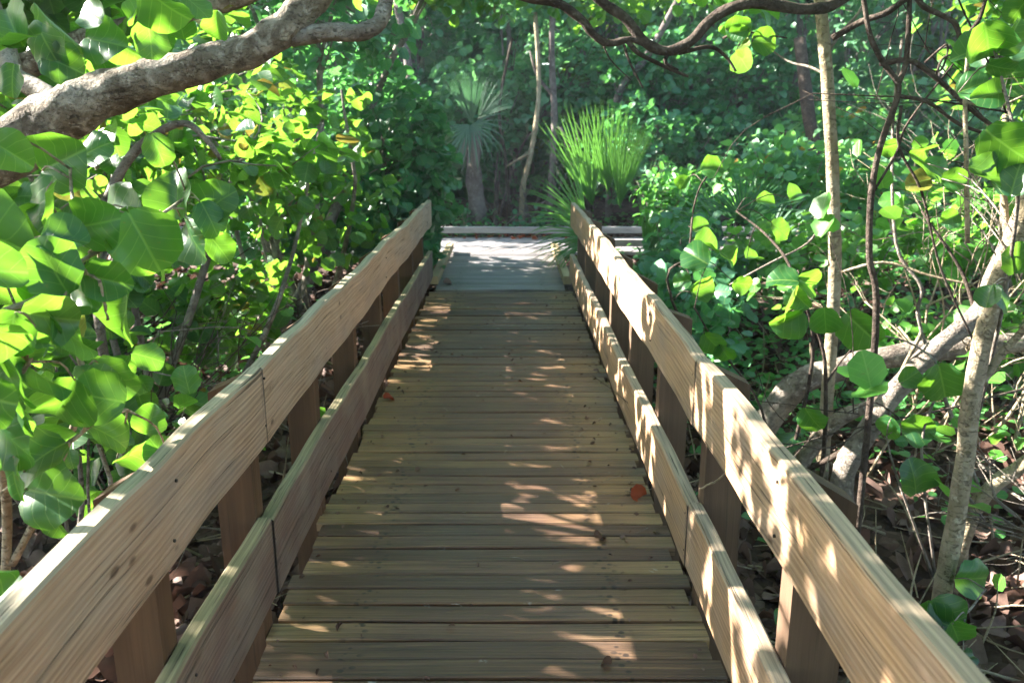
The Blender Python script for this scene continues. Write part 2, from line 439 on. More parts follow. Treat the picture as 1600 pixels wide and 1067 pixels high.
def pix(path): return [P(*a) for a in path]

# ------------------------------------------------------------------ ground
def ground_z(x, y):
    x = np.asarray(x, float); y = np.asarray(y, float)
    base = -.52 + .40 * np.clip((y - 3.5) / 7.0, 0, 1)
    side = np.clip((np.abs(x) - 2.5) / 10, 0, 1) * .25
    b = .05 * np.sin(x * 1.7 + y * .6) + .04 * np.sin(y * 2.1 - x) + .02 * np.sin(x * 5 + 1) * np.sin(y * 4.3)
    return base + side + b * np.clip(np.abs(x) / 1.2, .3, 1)
def build_ground():
    xs = np.concatenate([[-900, -300, -100, -50, -30, -20], np.linspace(-15, 15, 121), [20, 30, 50, 100, 300, 900]])
    ys = np.concatenate([[-900, -300, -100, -40, -15, -6], np.linspace(-3, 26, 117), [32, 45, 70, 120, 300, 900]])
    X, Y = np.meshgrid(xs, ys); Z = ground_z(np.clip(X, -20, 20), np.clip(Y, -5, 30))
    V = np.stack([X, Y, Z], -1).reshape(-1, 3); nx = len(xs)
    i, j = np.meshgrid(np.arange(nx - 1), np.arange(len(ys) - 1)); a = (j * nx + i).ravel()
    Q = np.stack([a, a + 1, a + nx + 1, a + nx], 1)
    o = mesh_obj('ground', V, Q, M['ground']); o['kind'] = 'structure'
build_ground()

# ------------------------------------------------------------------ timber
def board(name, org, L, W_, T_, ax, mat, parent, seg=24, warp=.0015, bev=.004, goff=None, bow=0.0):
    """board: ax = (along, across, thick) unit vectors; org = centre of the start end"""
    a, c, t = [np.array(v, float) for v in ax]
    prof = []
    for (sx, sy) in ((1, 1), (-1, 1), (-1, -1), (1, -1)):
        cx, cyy = sx * W_ / 2, sy * T_ / 2
        p1 = (cx - sx * bev, cyy); p2 = (cx, cyy - sy * bev)
        prof += ([p2, p1] if sx * sy > 0 else [p1, p2])
    # subdivide the broad faces
    pr = []
    for i, p in enumerate(prof):
        pr.append(p); q = prof[(i + 1) % len(prof)]
        d = math.hypot(q[0] - p[0], q[1] - p[1])
        if d > W_ * .6:
            for k in (1, 2, 3): pr.append((p[0] + (q[0] - p[0]) * k / 4, p[1] + (q[1] - p[1]) * k / 4))
    n = len(pr); V = []; G = []; RN = []
    off = R.uniform(0, 60, 3) if goff is None else goff
    ph = R.uniform(0, 6.28, 6)
    for i in range(seg + 1):
        s = i / seg * L
        dW = warp * 1.5 * math.sin(s * 3.1 + ph[0]) + warp * math.sin(s * 9.7 + ph[1]); dT = bow * math.sin(s / L * 3.14) + warp * math.sin(s * 2.3 + ph[2])
        for (x, y) in pr:
            e = 1 + (warp * 3 * math.sin(s * 17 + ph[3] + x * 40)) 
            p = np.array(org) + a * s + c * (x * e + dW) + t * (y + dT)
            V.append(p); G.append((s + off[0], x + off[1], y + off[2])); RN.append(min(s, L - s))
    Q = [(i * n + k, i * n + (k + 1) % n, (i + 1) * n + (k + 1) % n, (i + 1) * n + k) for i in range(seg) for k in range(n)]
    T = []
    for e, i0 in ((0, 0), (1, seg * n)):
        c0 = len(V); V.append(np.mean(V[i0:i0 + n], axis=0)); G.append((off[0] + e * L, off[1], off[2])); RN.append(0)
        for k in range(n):
            T.append((c0, i0 + (k + 1) % n, i0 + k) if not e else (c0, i0 + k, i0 + (k + 1) % n))
    V = np.array(V)
    # orientation check
    if np.dot(np.cross(c, t), a) < 0: Q = [q[::-1] for q in Q]; T = [q[::-1] for q in T]
    o = mesh_obj(name, V, Q, mat, None, False, T=T, g=np.array(G), rnd=RN)
    return rel(parent, o) if parent is not None else o

def planks(name, x0, x1, y0, y1, z, pitch, gap, thick, mat, parent, skew=0.0, rot=False, jit=.008):
    """row of crosswise planks as one mesh (plank pattern of one deck)"""
    V = []; Q = []; G = []; RN = []
    n = int(round((y1 - y0) / pitch)); pitch = (y1 - y0) / n; segs = 10
    for i in range(n):
        a0 = y0 + i * pitch + gap / 2 * R.uniform(.5, 1.5); a1 = y0 + (i + 1) * pitch - gap / 2 * R.uniform(.5, 1.5)
        dz = R.normal(0, .003); e0 = x0 + R.uniform(-jit, jit); e1 = x1 + R.uniform(-jit, jit)
        tilt = R.normal(0, .0016); rn = R.random() ** 1.5 * 1.4; off = R.uniform(0, 50, 2); b = .005; ph = R.uniform(0, 6, 3); cupv = R.uniform(-.001, .002)
        prof = [(a0, -thick), (a0, -b), (a0 + b, 0), (a0 + pitch * .3, cupv), (a0 + pitch * .65, cupv), (a1 - b, 0), (a1, -b), (a1, -thick)]
        base = len(V); m = len(prof)
        for s in range(segs + 1):
            x = e0 + (e1 - e0) * s / segs
            for k, (yy, zz) in enumerate(prof):
                w1 = .0016 * math.sin(x * 4 + ph[0]) ; w2 = .0014 * math.sin(x * 5.3 + ph[1])
                V.append((x, yy + w1 + skew * (x - (x0 + x1) / 2), z + dz + zz + w2 + tilt * (k / 4 - 1)))
                G.append((x - (x0 + x1) / 2, yy - a0 + off[0], zz + off[1])); RN.append(rn)
        for s in range(segs):
            for k in range(m):
                k2 = (k + 1) % m
                Q.append((base + s * m + k, base + s * m + k2, base + (s + 1) * m + k2, base + (s + 1) * m + k))
        for s in (0, segs):
            o_ = base + s * m
            for q in ((0, 1, 6, 7), (1, 2, 5, 6), (2, 3, 4, 5)):
                f = tuple(o_ + j for j in q); Q.append(f if s == 0 else f[::-1])
    V = np.array(V); G = np.array(G)
    if rot: V = np.stack([V[:, 1], V[:, 0], V[:, 2]], 1); Q = [q[::-1] for q in Q]
    Q = [q[::-1] for q in Q]
    o = mesh_obj(name, V, Q, mat, None, False, rnd=RN, g=G)
    return rel(parent, o)

XL, XR = -.833, .685
walk = thing('boardwalk', 'narrow brown plank boardwalk leading straight ahead between two timber railings', 'boardwalk', (0, 4, -.04))
planks('deck_planks', XL, XR, -1.4, 8.62, 0, .105, .009, .038, M['deck'], walk, jit=.020)
for x in (-.70, -.07, .56): board('joist', (x, -1.4, -.135), 10.0, .18, .045, ((0, 1, 0), (0, 0, 1), (1, 0, 0)), M['post'], walk, 4)
land = thing('landing', 'pale worn plank landing with low timber kerbs at the far end of the ramp', 'landing', (0, 10, 0))
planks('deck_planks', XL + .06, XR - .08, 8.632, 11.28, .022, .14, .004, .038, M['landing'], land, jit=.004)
for x in (-.6, .5): board('joist', (x, 8.64, -.115), 2.6, .18, .045, ((0, 1, 0), (0, 0, 1), (1, 0, 0)), M['post'], land, 3)
for x in (XL + .045, XR - .055):
    k = board('kerb', (x, 8.66, .115), 2.6, .085, .085, ((0, 1, 0), (0, 0, 1), (1, 0, 0)), M['curb'], land, 10)
    for y in (8.8, 10.0, 11.1):
        b_ = board('block', (x, y, .048), .14, .044, .07, ((0, 1, 0), (0, 0, 1), (1, 0, 0)), M['post'], None, 1); b_.parent = k; b_.matrix_parent_inverse = k.matrix_parent_inverse
cross = thing('crossing_walkway', 'bleached plank walkway crossing behind the landing with a grey beam along its far edge', 'walkway', (0, 12, 0))
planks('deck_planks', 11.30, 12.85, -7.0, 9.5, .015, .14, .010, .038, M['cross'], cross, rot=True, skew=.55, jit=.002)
for (y, x0, x1) in ((12.80, -7, 9.5), (11.37, -7, -.98), (11.37, .83, 9.5)):
    k = board('kerb', (x0, y, .135), x1 - x0, .095, .09, ((1, 0, 0), (0, 0, 1), (0, 1, 0)), M['beam'], cross, 20)
    for x in np.arange(x0 + .5, x1, 1.6):
        b_ = board('block', (x, y, .052), .16, .065, .08, ((1, 0, 0), (0, 0, 1), (0, 1, 0)), M['post'], None, 1); b_.parent = k; b_.matrix_parent_inverse = k.matrix_parent_inverse
for y in (11.45, 12.1, 12.7): board('joist', (-7, y, -.115), 16.5, .18, .045, ((1, 0, 0), (0, 0, 1), (0, 1, 0)), M['post'], cross, 3)

AX = ((0, 1, 0), (0, 0, 1), (1, 0, 0))
def railing(side, label, posts, joint, joint_low, top, low, mats, endY):
    face = XL + .040 if side < 0 else XR - .040
    r = thing('railing', label, 'railing', (face, 4, 0))
    xc = face + side * .025
    zt, zb = top; lt, lb = low
    for (y0, y1) in ((-1.4, joint - .0025), (joint + .0025, endY)):
        board('upper_rail', (xc + R.normal(0, .0015), y0, (zt + zb) / 2), y1 - y0, zt - zb, .050, AX, mats[0], r, 60, .0034, bev=.007)
    for (y0, y1) in ((-1.4, joint_low - .0025), (joint_low + .0025, endY)):
        board('lower_rail', (xc + R.normal(0, .0015), y0, (lt + lb) / 2), y1 - y0, lt - lb, .050, AX, mats[1], r, 60, .0028, bev=.007)
    # posts
    for y in posts:
        w_, d_ = (.12, .085) if side < 0 else (.135, .085)
        xi = face + side * .0515; xo = xi + side * w_
        lo = float(ground_z(xi, y)) - .15
        za, zo = zt - .024 + R.uniform(-.006, .006), zt - .085 + R.uniform(-.02, .015)
        V = []; G = []; off = R.uniform(0, 40, 3); nz = 8
        cor = [(xi, y), (xi, y + d_), (xo, y + d_), (xo, y)]
        for i in range(nz + 1):
            for (cx, cy_) in cor:
                tz = za if cx == xi else zo
                z = lo + (tz - lo) * i / nz
                V.append((cx + R.normal(0, .0008), cy_ + R.normal(0, .0008), z)); G.append((z + off[0], cx + off[1], cy_ + off[2]))
        Q = []
        for i in range(nz):
            for k in range(4):
                k2 = (k + 1) % 4
                q = (i * 4 + k, i * 4 + k2, (i + 1) * 4 + k2, (i + 1) * 4 + k)
                Q.append(q if side > 0 else q[::-1])
        tq = (nz * 4, nz * 4 + 1, nz * 4 + 2, nz * 4 + 3); Q.append(tq if side > 0 else tq[::-1])
        Q = [q[::-1] for q in Q] if side > 0 else [q[::-1] for q in Q]
        rel(r, mesh_obj('post', V, Q, mats[2], None, False, g=G))
    # screw heads on the boards where they meet the posts
    for y in posts:
        for (z0, z1) in ((zb, zt), (lb, lt)):
            for k in range(2):
                c = Vector((face, y + R.uniform(.015, .07), z0 + (z1 - z0) * (.25 + .5 * k) + R.normal(0, .012))); T = Tubes()
                T.add([c - Vector((side * .0012, 0, 0)), c + Vector((side * .004, 0, 0))], .0042, .0042, 7, n_per=1)
                T.build('screw', M['dark_joint'], r)
    return r
PL = [.84, 1.76, 2.52, 3.42, 4.36, 5.30, 6.24, 7.18, 8.10]
PR = [.84, 1.80, 2.70, 3.62, 4.52, 5.46, 6.40, 7.34, 8.20]
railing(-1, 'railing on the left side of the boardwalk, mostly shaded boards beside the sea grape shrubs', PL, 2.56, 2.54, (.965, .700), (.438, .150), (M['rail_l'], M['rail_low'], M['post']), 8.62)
railing(1, 'railing on the right side of the boardwalk, tan boards striped with dappled sunlight', PR, 2.72, 2.72, (.945, .700), (.405, .150), (M['rail_r'], M['rail_r'], M['post_r']), 8.62)

# dropped leaves on the planks
def drop_leaf(px, py, Y, size, label, mat, ang, tilt=.3):
    c = P(px, py, Y); c = np.array([c.x, c.y, .012 if Y < 8.6 else .04])
    a = np.array([math.cos(ang), math.sin(ang), 0]); nn = np.array([[R.normal(0, .3), -tilt, 1.0]])
    o = leaves('fallen_leaf', MIDL, [c], [a], nn, [size], mat, None, curl=np.array([.8]))
    tag(o, label, 'leaf')
drop_leaf(985, 803, 3.62, .085, 'rust-red round leaf lying beside the right lower rail', M['red_leaf'], .1, 1.2)
drop_leaf(600, 617, 5.05, .07, 'small reddish leaf at the left edge of the planks', M['red_leaf'], .5)
drop_leaf(693, 437, 8.9, .10, 'dark brown leaf at the foot of the left landing kerb', M['litter'], .2)
drop_leaf(930, 862, 3.2, .05, 'tiny tan dry leaf scrap on the right half of the planks', M['litter'], .6)
drop_leaf(955, 1030, 2.35, .035, 'tiny curled tan leaf scrap nearest the camera', M['litter'], 2.6)

T = Tubes(); T.add(pix([(1093,764,2.62),(1108,757,2.60),(1122,749,2.58),(1134,738,2.56)]), .0035, .003, 6, .15, 4, .0008)
tag(T.build('twig', M['bark_pale']), 'small pale twig poking out from under the right upper rail', 'twig')
# ------------------------------------------------------------------ vegetation
SUNN = np.array(SUN_TO)
def ellipsoid(n, c, r, shell=.30):
    d = unit(R.normal(size=(n, 3))); rad = R.random(n) ** (1 / 3); rad = shell + (1 - shell) * rad if shell < 1 else rad
    k = R.random(n) < .25; rad[k] *= R.random(k.sum())
    return np.array(c) + d * rad[:, None] * np.array(r)
def cluster_leaves(tips, outward, per, size, spread, up=.6, tw=.22):
    n = len(tips); C = []; A = []; NN = []; S = []
    tdir = unit(outward * .7 + R.normal(0, .45, (n, 3)) + np.array([0, 0, .15]))
    for j in range(per):
        t = (j + .5) / per
        side = unit(np.cross(tdir, R.normal(size=(n, 3))))
        p = tips - tdir * (tw * (1 - t))[..., None] if np.ndim(t) else tips - tdir * tw * (1 - t)
        p = p + side * spread * R.uniform(.1, 1, (n, 1))
        a = unit(side * .9 + tdir * .5 + R.normal(0, .3, (n, 3)) + np.array([0, 0, -.25]))
        nn = unit(np.array([0, 0, 1.0]) * up + SUNN * .35 + tdir * .10 + R.normal(0, .42, (n, 3)))
        s = size * R.uniform(.45, 1.2, n)
        C.append(p); A.append(a); NN.append(nn); S.append(s)
    return np.concatenate(C), np.concatenate(A), np.concatenate(NN), np.concatenate(S), tdir

def shrub(name, label, cat, base, clumps, per=6, size=.1, pr=LOWL, leafm='leaf', bark='bark_grey', stems=3, r=.03, spread=.10, group=None, up=.6, twigs=.25, W=None, tw=.22, clear=None, lean=None):
    """clumps: (cx,cy,cz, rx,ry,rz, number of twigs)"""
    base = Vector((base[0], base[1], float(ground_z(base[0], base[1])) - .04))
    t = thing(name, label, cat, base, group)
    Cs = []; As = []; Ns = []; Ss = []; T = Tubes()
    for (cx, cy_, cz, rx, ry, rz, n) in clumps:
        tips = ellipsoid(n, (cx, cy_, cz), (rx, ry, rz))
        if clear is not None: tips = tips[clear(tips)]
        tips = tips[tips[:, 2] > ground_z(tips[:, 0], tips[:, 1]) + .05]
        out = unit((tips - np.array((cx, cy_, cz))) / np.array((rx, ry, rz)))
        c, a, nn, s, td = cluster_leaves(tips, out, per, size, spread, up, tw)
        Cs.append(c); As.append(a); Ns.append(nn); Ss.append(s)
        c0 = Vector((cx, cy_, cz))
        mid = base.lerp(c0, .5) + Vector((R.normal(0, .15), R.normal(0, .15), .1 + R.normal(0, .1)))
        T.add([base + Vector((R.normal(0, .05), R.normal(0, .05), 0)), mid, c0], r, r * .5, 7, .08, 5, .006)
        k = int(len(tips) * twigs)
        for i in R.permutation(len(tips))[:k]:
            e = Vector(tips[i]); m_ = c0.lerp(e, .5) + Vector(R.normal(0, .06, 3))
            st = c0 if R.random() < .5 else mid.lerp(c0, R.uniform(.3, 1))
            T.add([st, m_, e], r * .32, r * .10, 4, 0, 3, .004)
    for i in range(stems):
        cl = clumps[i % len(clumps)]
        e = Vector((cl[0], cl[1], cl[2])) + Vector((R.normal(0, cl[3] * .5), R.normal(0, cl[4] * .5), cl[5] * R.uniform(-.2, .7)))
        b2 = base + Vector((R.normal(0, .12), R.normal(0, .12), 0))
        T.add([b2, b2.lerp(e, .45) + Vector(R.normal(0, .15, 3)), e], r * .8, r * .3, 6, .08, 5, .006)
    C = np.concatenate(Cs); A = np.concatenate(As); NN = np.concatenate(Ns); S = np.concatenate(Ss)
    if clear is not None:
        k = clear(C + A * (S * .5)[:, None]); C, A, NN, S = C[k], A[k], NN[k], S[k]
    leaves('foliage', pr, C, A, NN, S, M[leafm], t, wob=.05, curl=R.uniform(-.5, .6, len(C)), W=None if W is None else np.full(len(C), W))
    T.build('stem', M[bark], t)
    return t
# keep leaves out of the corridor over the boardwalk
def off_walk(lo=-.80, hi=.70, z=3.0, y1=8.8):
    return lambda p: ~((p[:, 0] > lo) & (p[:, 0] < hi) & (p[:, 2] < z) & (p[:, 1] < y1)) & ~((p[:, 0] > lo + .35) & (p[:, 0] < hi - .1) & (p[:, 2] < 2.2) & (p[:, 1] < 13.2)) & (np.linalg.norm(p - np.array([0, 0, 1.7]), axis=1) > 1.15)
OW = off_walk()
# exec: vegetation follows
# ---- left side, hugging the railing, near to far
def sg(label, base, clumps, **k):
    k.setdefault('clear', OW)
    return shrub('sea_grape_shrub', label, 'shrub', base, clumps, **k)
sg('dense sea grape shrub behind the middle of the left railing, sunlit leaves on top', (-2.3, 4.9),
   [(-2.2, 4.6, 1.55, .95, 1.2, .60, 48), (-1.75, 5.5, 1.5, .7, .9, .75, 30)], per=7, size=.125, pr=MIDL, leafm='leaf', r=.035)
sg('sea grape shrub spreading behind the thick leaning trunk, speckled with sunlight', (-3.6, 5.8),
   [(-3.3, 5.6, 1.75, 1.2, 1.2, .75, 110), (-4.6, 5.2, 1.4, .9, 1.1, .9, 70)], per=7, size=.115, pr=MIDL, leafm='leaf', r=.04)
sg('sea grape shrub leaning over the far half of the left railing', (-1.9, 7.1),
   [(-1.65, 6.9, 1.35, .75, 1.0, .95, 75), (-2.6, 7.4, 1.9, 1.0, 1.0, .8, 70)], per=7, size=.115, pr=LOWL, leafm='leaf', r=.035)
sg('cool green sea grape shrub bulging over the left kerb of the landing', (-1.55, 9.7),
   [(-1.35, 9.4, 1.25, .72, .95, 1.15, 330), (-1.15, 9.2, .35, .45, .55, .4, 70), (-.95, 9.4, 1.2, .38, .55, .85, 120), (-1.9, 10.6, 1.6, .8, .8, 1.3, 170), (-2.5, 9.5, .7, .9, .7, .7, 150)], per=7, size=.12, pr=LOWL, leafm='leaf_cool', r=.035)
sg('tall sea grape above the landing whose dark leaves hang beneath the pale crooked branch', (-2.2, 8.4),
   [(-1.8, 8.2, 3.0, 1.1, 1.2, .9, 150), (-.7, 9.8, 3.5, .9, 1.0, .6, 110), (-2.9, 8.9, 2.8, 1.1, 1.1, 1.0, 170)], per=7, size=.125, pr=LOWL, leafm='leaf_cool', r=.05)
sg('open sea grape thicket far left behind the shaded floor, glittering with sun', (-6.0, 6.5),
   [(-5.8, 6.4, 2.0, 1.3, 1.3, 1.1, 200), (-7.2, 7.2, 1.8, 1.4, 1.2, 1.3, 170)], per=6, size=.12, pr=LOWL, leafm='leaf', r=.04)
sg('sea grape shrub at the far left edge, level with the landing', (-4.6, 9.0),
   [(-4.4, 8.6, 1.9, 1.3, 1.2, 1.2, 230), (-3.6, 10.3, 1.7, 1.1, 1.0, 1.2, 150)], per=6, size=.12, pr=LOWL, leafm='leaf', r=.04)
sg('low leafy sea grape sprout between the left posts and the shaded leaf litter', (-1.9, 3.7),
   [(-1.75, 3.75, .15, .5, .55, .35, 22), (-2.4, 4.6, .25, .6, .6, .35, 22)], per=5, size=.12, pr=MIDL, leafm='leaf', r=.012, stems=5)

sg('leafy shrub low behind the near left railing, under the large glossy leaves', (-1.9, 3.1),
   [(-1.6, 2.95, .85, .38, .55, .5, 14), (-2.2, 3.4, 1.0, .5, .5, .5, 14)], per=6, size=.13, pr=MIDL, leafm='leaf', r=.014, stems=3)
sg('shaded shrub filling the dark gap under the left shrubs', (-3.3, 5.6),
   [(-3.1, 5.4, .45, .8, .7, .45, 70), (-2.1, 6.0, .5, .5, .9, .5, 60), (-4.4, 5.6, .6, .8, .8, .6, 70)], per=6, size=.12, pr=LOWL, leafm='leaf', bark='bark_dark', r=.014, stems=6)
# big leaves close to the camera on the left: (px, py, distance, size px, direction deg, flip)
HL = [(8,360,1.9,120,-10),(45,345,1.95,95,200),(100,250,2.1,110,20),(70,325,1.9,95,250),(270,290,2.5,100,100),(345,310,2.5,80,40),(330,345,2.45,60,-60),
 (75,410,1.75,105,110),(30,440,1.8,130,-60),(130,450,1.85,90,-20),(175,440,1.8,85,-15),(190,500,1.9,95,-110),(230,385,1.95,110,-65),(215,370,2.0,90,-80),
 (110,370,1.8,95,5),(150,350,1.9,100,10),(180,330,2.1,90,15),(75,510,1.7,70,-50),(110,540,1.75,120,-80),(90,500,1.7,95,-20),(40,560,1.65,110,-70),
 (20,600,1.6,120,-85),(60,600,1.7,105,-70),(15,530,1.6,90,-110),(150,610,1.85,100,15),(190,600,1.95,100,-40),(150,620,1.8,80,160),(95,640,1.75,110,-120),
 (10,690,1.6,130,-40),(50,720,1.7,100,200),(80,775,1.75,115,0),(90,690,1.8,90,-60),(35,650,1.6,100,-100),(90,830,1.9,60,-70),(15,760,1.6,95,-100),
 (10,950,1.5,120,20),(-30,900,1.5,120,-20),(-20,420,1.6,130,10),(-30,520,1.5,130,-30),(-30,620,1.5,130,-20),(-30,720,1.5,120,10),(210,710,2.2,60,20),(245,700,2.2,60,120),(175,680,2.1,70,-30),
 (235,655,2.3,55,70),(240,560,2.4,60,-20),(290,590,2.7,50,100),(20,240,1.9,80,-30),(150,230,2.3,60,30),(250,240,2.4,60,-70),(105,300,2.2,70,-80),
 (300,380,2.4,75,-60),(350,395,2.5,65,-50),(250,420,2.3,60,-120),(60,470,1.8,90,-160),(160,470,2.0,75,-90),
 # upper leaves around the trunk
 (95,55,2.3,100,-60),(165,65,2.3,90,-10),(75,80,2.2,80,-70),(100,100,2.2,70,-20),(210,15,2.2,50,60),(265,20,2.2,85,-50),(235,65,2.3,60,-80),(25,60,2.0,80,190),(10,30,2.0,90,120),
 (200,85,2.4,60,-60),(15,130,2.0,60,-100),(310,10,2.5,60,-30),(340,45,2.7,50,-100),(140,20,2.2,60,150)]
def join(T, C, far=.5):
    S = np.array([tuple(v) for v in T.V])
    for c in C:
        d = np.linalg.norm(S - c, axis=1); i = int(np.argmin(d))
        if d[i] < far:
            a, b = Vector(S[i]), Vector(c); m_ = a.lerp(b, .5) + Vector((R.normal(0, .01), R.normal(0, .01), .012 + d[i] * .08))
            T.add([a, m_, b], .0034, .0022, 5, .05, 3)
def hero_set(parent, L, matn='leaf_hero', seed=3):
    r2 = np.random.default_rng(seed); C = []; A = []; NN = []; S = []
    for (px, py, Y, sz, ang) in L:
        m = PXM(px, py, Y); a = math.radians(ang)
        ax = np.array([math.cos(a), -.1 + r2.normal(0, .35), math.sin(a)])
        c = np.array(P(px, py, Y)) - unit(ax) * sz * m * .5
        C.append(c); A.append(ax)
        NN.append(np.array([r2.normal(-.45, .75), -1.0, .55 + r2.normal(0, .75)])); S.append(sz * m * r2.uniform(.68, .98))
    leaves('foliage', HERO, C, A, NN, S, M[matn], parent, wob=.10, curl=r2.uniform(-.5, 1.0, len(L)), W=r2.uniform(.82, 1.05, len(L)))
    return np.array(C)
nb = Vector((-1.55, 1.9, float(ground_z(-1.55, 1.9))))
near = thing('sea_grape_shrub', 'sea grape shrub with very large round glossy leaves filling the left edge', 'shrub', nb)
hc = hero_set(near, HL)
T = Tubes()
T.add(pix([(-60,520,1.7),(0,488,1.75),(60,465,1.8),(100,430,1.85),(140,400,1.95),(200,370,2.1),(250,330,2.4)]), .008, .004, 7, .05)
T.add(pix([(-40,400,1.9),(30,380,1.95),(80,366,1.9),(140,345,2.0)]), .006, .003, 6, .05)
T.add(pix([(140,395,2.0),(200,365,2.15),(260,330,2.4),(300,300,2.5)]), .006, .004, 6, .05)
T.add(pix([(-40,640,1.6),(20,600,1.65),(60,540,1.7),(90,490,1.75)]), .007, .004, 6, .05)
T.add(pix([(40,740,1.7),(110,690,1.8),(150,660,1.9),(200,640,2.1)]), .006, .003, 6, .05)
T.add(pix([(20,880,2.0),(60,800,1.95),(110,680,1.9),(130,600,1.9),(115,520,1.85),(100,430,1.85)]), .011, .006, 7, .06)
T.add([nb, nb + Vector((.05, 0, .35)), P(10, 880, 2.0), P(0,700,1.75), P(-20, 560, 1.7)], .018, .008, 8, .06)
T.add(pix([(110,262,2.1),(112,300,2.1),(118,330,2.0)]), .005, .004, 6, .05)
T.add(pix([(140,430,1.8),(155,440,1.78),(162,470,1.78),(168,500,1.78)]), .0035, .003, 5, .25, 8, .001)
join(T, hc, .24)
T.build('stem', M['bark_pale'], near)

def behind(label, base, clumps):
    b = Vector((base[0], base[1], float(ground_z(*base)) - .05)); t = thing('sea_grape_tree', label, 'tree', b)
    T = Tubes()
    for c in clumps: c0 = Vector(c[:3]); T.add([b, b.lerp(c0, .5) + Vector(R.normal(0, .2, 3)), c0], .08, .03, 8, .08)
    T.build('trunk', M['bark_grey'], t); return t, clumps
# ---- the thick leaning trunk at upper left
tb = Vector((-3.1, 2.4, float(ground_z(-3.1, 2.4))))
big = thing('sea_grape_tree', 'old sea grape tree with thick mottled trunk leaning across the upper left', 'tree', tb)
T = Tubes()
T.add([tb, Vector((-2.95, 2.55, .5)), Vector((-2.6, 2.75, 1.15))] + pix([(20,228,2.95),(110,172,2.95),(200,135,2.95),(300,105,2.95),(390,78,3.0),(450,40,3.05),(495,-10,3.1),(540,-90,3.2)]), .12, .085, 16, .07, 7,
      radii=[.13, .12, .11, .100, .088, .070, .060, .056, .060, .054, .05])
T.build('trunk', M['bark_big'], big)
T = Tubes()
T.add(pix([(455,60,3.05),(510,50,3.05),(555,52,3.05),(592,36,3.1),(606,-8,3.15),(615,-60,3.2)]), .034, .024, 10, .09)
T.build('branch', M['bark_grey'], big)
T = Tubes()
T.add(pix([(100,175,3.0),(60,140,3.1),(25,120,3.2),(5,60,3.3),(-20,-20,3.4)]), .04, .03, 9, .08)
T.build('branch', M['bark_grey'], big)
T = Tubes()
T.add(pix([(-50,140,3.6),(60,95,3.7),(180,50,3.8),(300,18,3.9),(420,-20,4.0)]), .06, .04, 9, .08)
T.build('branch', M['bark_big'], big)
T = Tubes()
T.add(pix([(170,310,3.9),(190,265,3.9),(235,215,3.9),(285,193,3.9),(320,215,3.9),(345,250,3.9)]), .026, .010, 8, .1)
T.build('branch', M['bark_grey'], big); T = Tubes(); T.add(pix([(170,310,3.9),(120,380,4.0),(60,470,4.0)]), .026, .03, 8, .1)
T.build('branch', M['bark_grey'], big)
# crown overhead and to the left: casts the dappled shade
def crown(parent, clumps, per, size, matn, pr=LOWL, clear=OW, spread=.13):
    Cs = [cluster_leaves(t_, unit(t_ - np.array(c[:3])), per, size, spread, .7)[:4] for c in clumps for t_ in [ellipsoid(c[6], c[:3], c[3:6])]]
    C, A, NN, S = [np.concatenate([q[i] for q in Cs]) for i in range(4)]
    if clear is not None: k = clear(C); C, A, NN, S = C[k], A[k], NN[k], S[k]
    return leaves('crown', pr, C, A, NN, S, M[matn], parent, wob=.05, curl=R.uniform(-.5, .6, len(C)))
crown(big, [(-3.6, 2.8, 3.3, 1.6, 1.5, .8, 84), (-2.4, 3.6, 3.6, 1.3, 1.4, .6, 56), (-5.2, 3.5, 3.4, 1.5, 1.6, 1.0, 46), (-1.0, 3.4, 3.9, 1.3, 1.6, .5, 100)], 7, .112, 'leaf')
# foliage hanging beside the trunk in view
crown(big, [(-1.9, 4.0, 2.35, .8, .6, .35, 45), (-2.7, 3.9, 2.3, .8, .6, .35, 45)], 6, .14, 'leaf', MIDL)
def side_tree(label, base, clumps, n=7, size=.14, r=.07, matn='leaf', group=None):
    b = Vector((base[0], base[1], float(ground_z(*base)) - .05)); t = thing('sea_grape_tree', label, 'tree', b, group)
    T = Tubes()
    for c in clumps:
        c0 = Vector(c[:3]); T.add([b, b.lerp(c0, .5) + Vector(R.normal(0, .2, 3)), c0, c0 + Vector((0, 0, c[5] * .6))], r, r * .35, 8, .08)
    T.build('trunk', M['bark_grey'], t)
    crown(t, clumps, n, size, matn); return t
side_tree('sea grape tree shading the walk from beyond the left edge', (-4.4, .4), [(-4.2, .2, 2.7, 1.5, 1.4, 1.0, 45), (-3.4, 1.4, 3.4, 1.1, 1.2, .6, 12), (-3.2, -1.6, 2.4, 1.3, 1.3, 1.1, 160)])
side_tree('sea grape tree with sunlit crown behind the upper left trunk', (-6.8, 5.2), [(-6.5, 4.6, 3.1, 1.5, 1.5, 1.1, 60), (-7.2, 6.4, 3.3, 1.5, 1.5, 1.1, 90), (-6.8, 3.0, 2.8, 1.4, 1.4, 1.2, 40)])
for (lab, b_, cl) in (('unseen broad sea grape tree added behind the camera to darken the walk', (3.4, -1.8), [(.6, -1.4, 4.3, 2.2, 1.8, .7, 230), (1.4, 1.8, 4.6, 2.0, 1.8, .6, 210), (2.8, -.8, 2.2, 1.1, 1.6, 1.5, 200)]),
                     ('unseen leafy sea grape tree added behind the camera to block skylight', (.2, -4.4), [(-.6, -4.2, 2.0, 1.6, .8, 1.7, 260), (1.6, -4.0, 1.8, 1.3, .9, 1.7, 230)]),
                     ('unseen tall sea grape tree added above the frame to block skylight', (7.4, 1.0), [(3.9, 2.6, 4.6, 1.9, 1.9, .8, 170), (2.6, 5.2, 5.0, 2.0, 1.6, .7, 150), (.8, 7.6, 5.4, 2.0, 1.6, .7, 140)])):
    t, cl = behind(lab, b_, cl); crown(t, cl, 7, .16, 'leaf')  # unseen trees, added to hold back skylight and deepen the shade
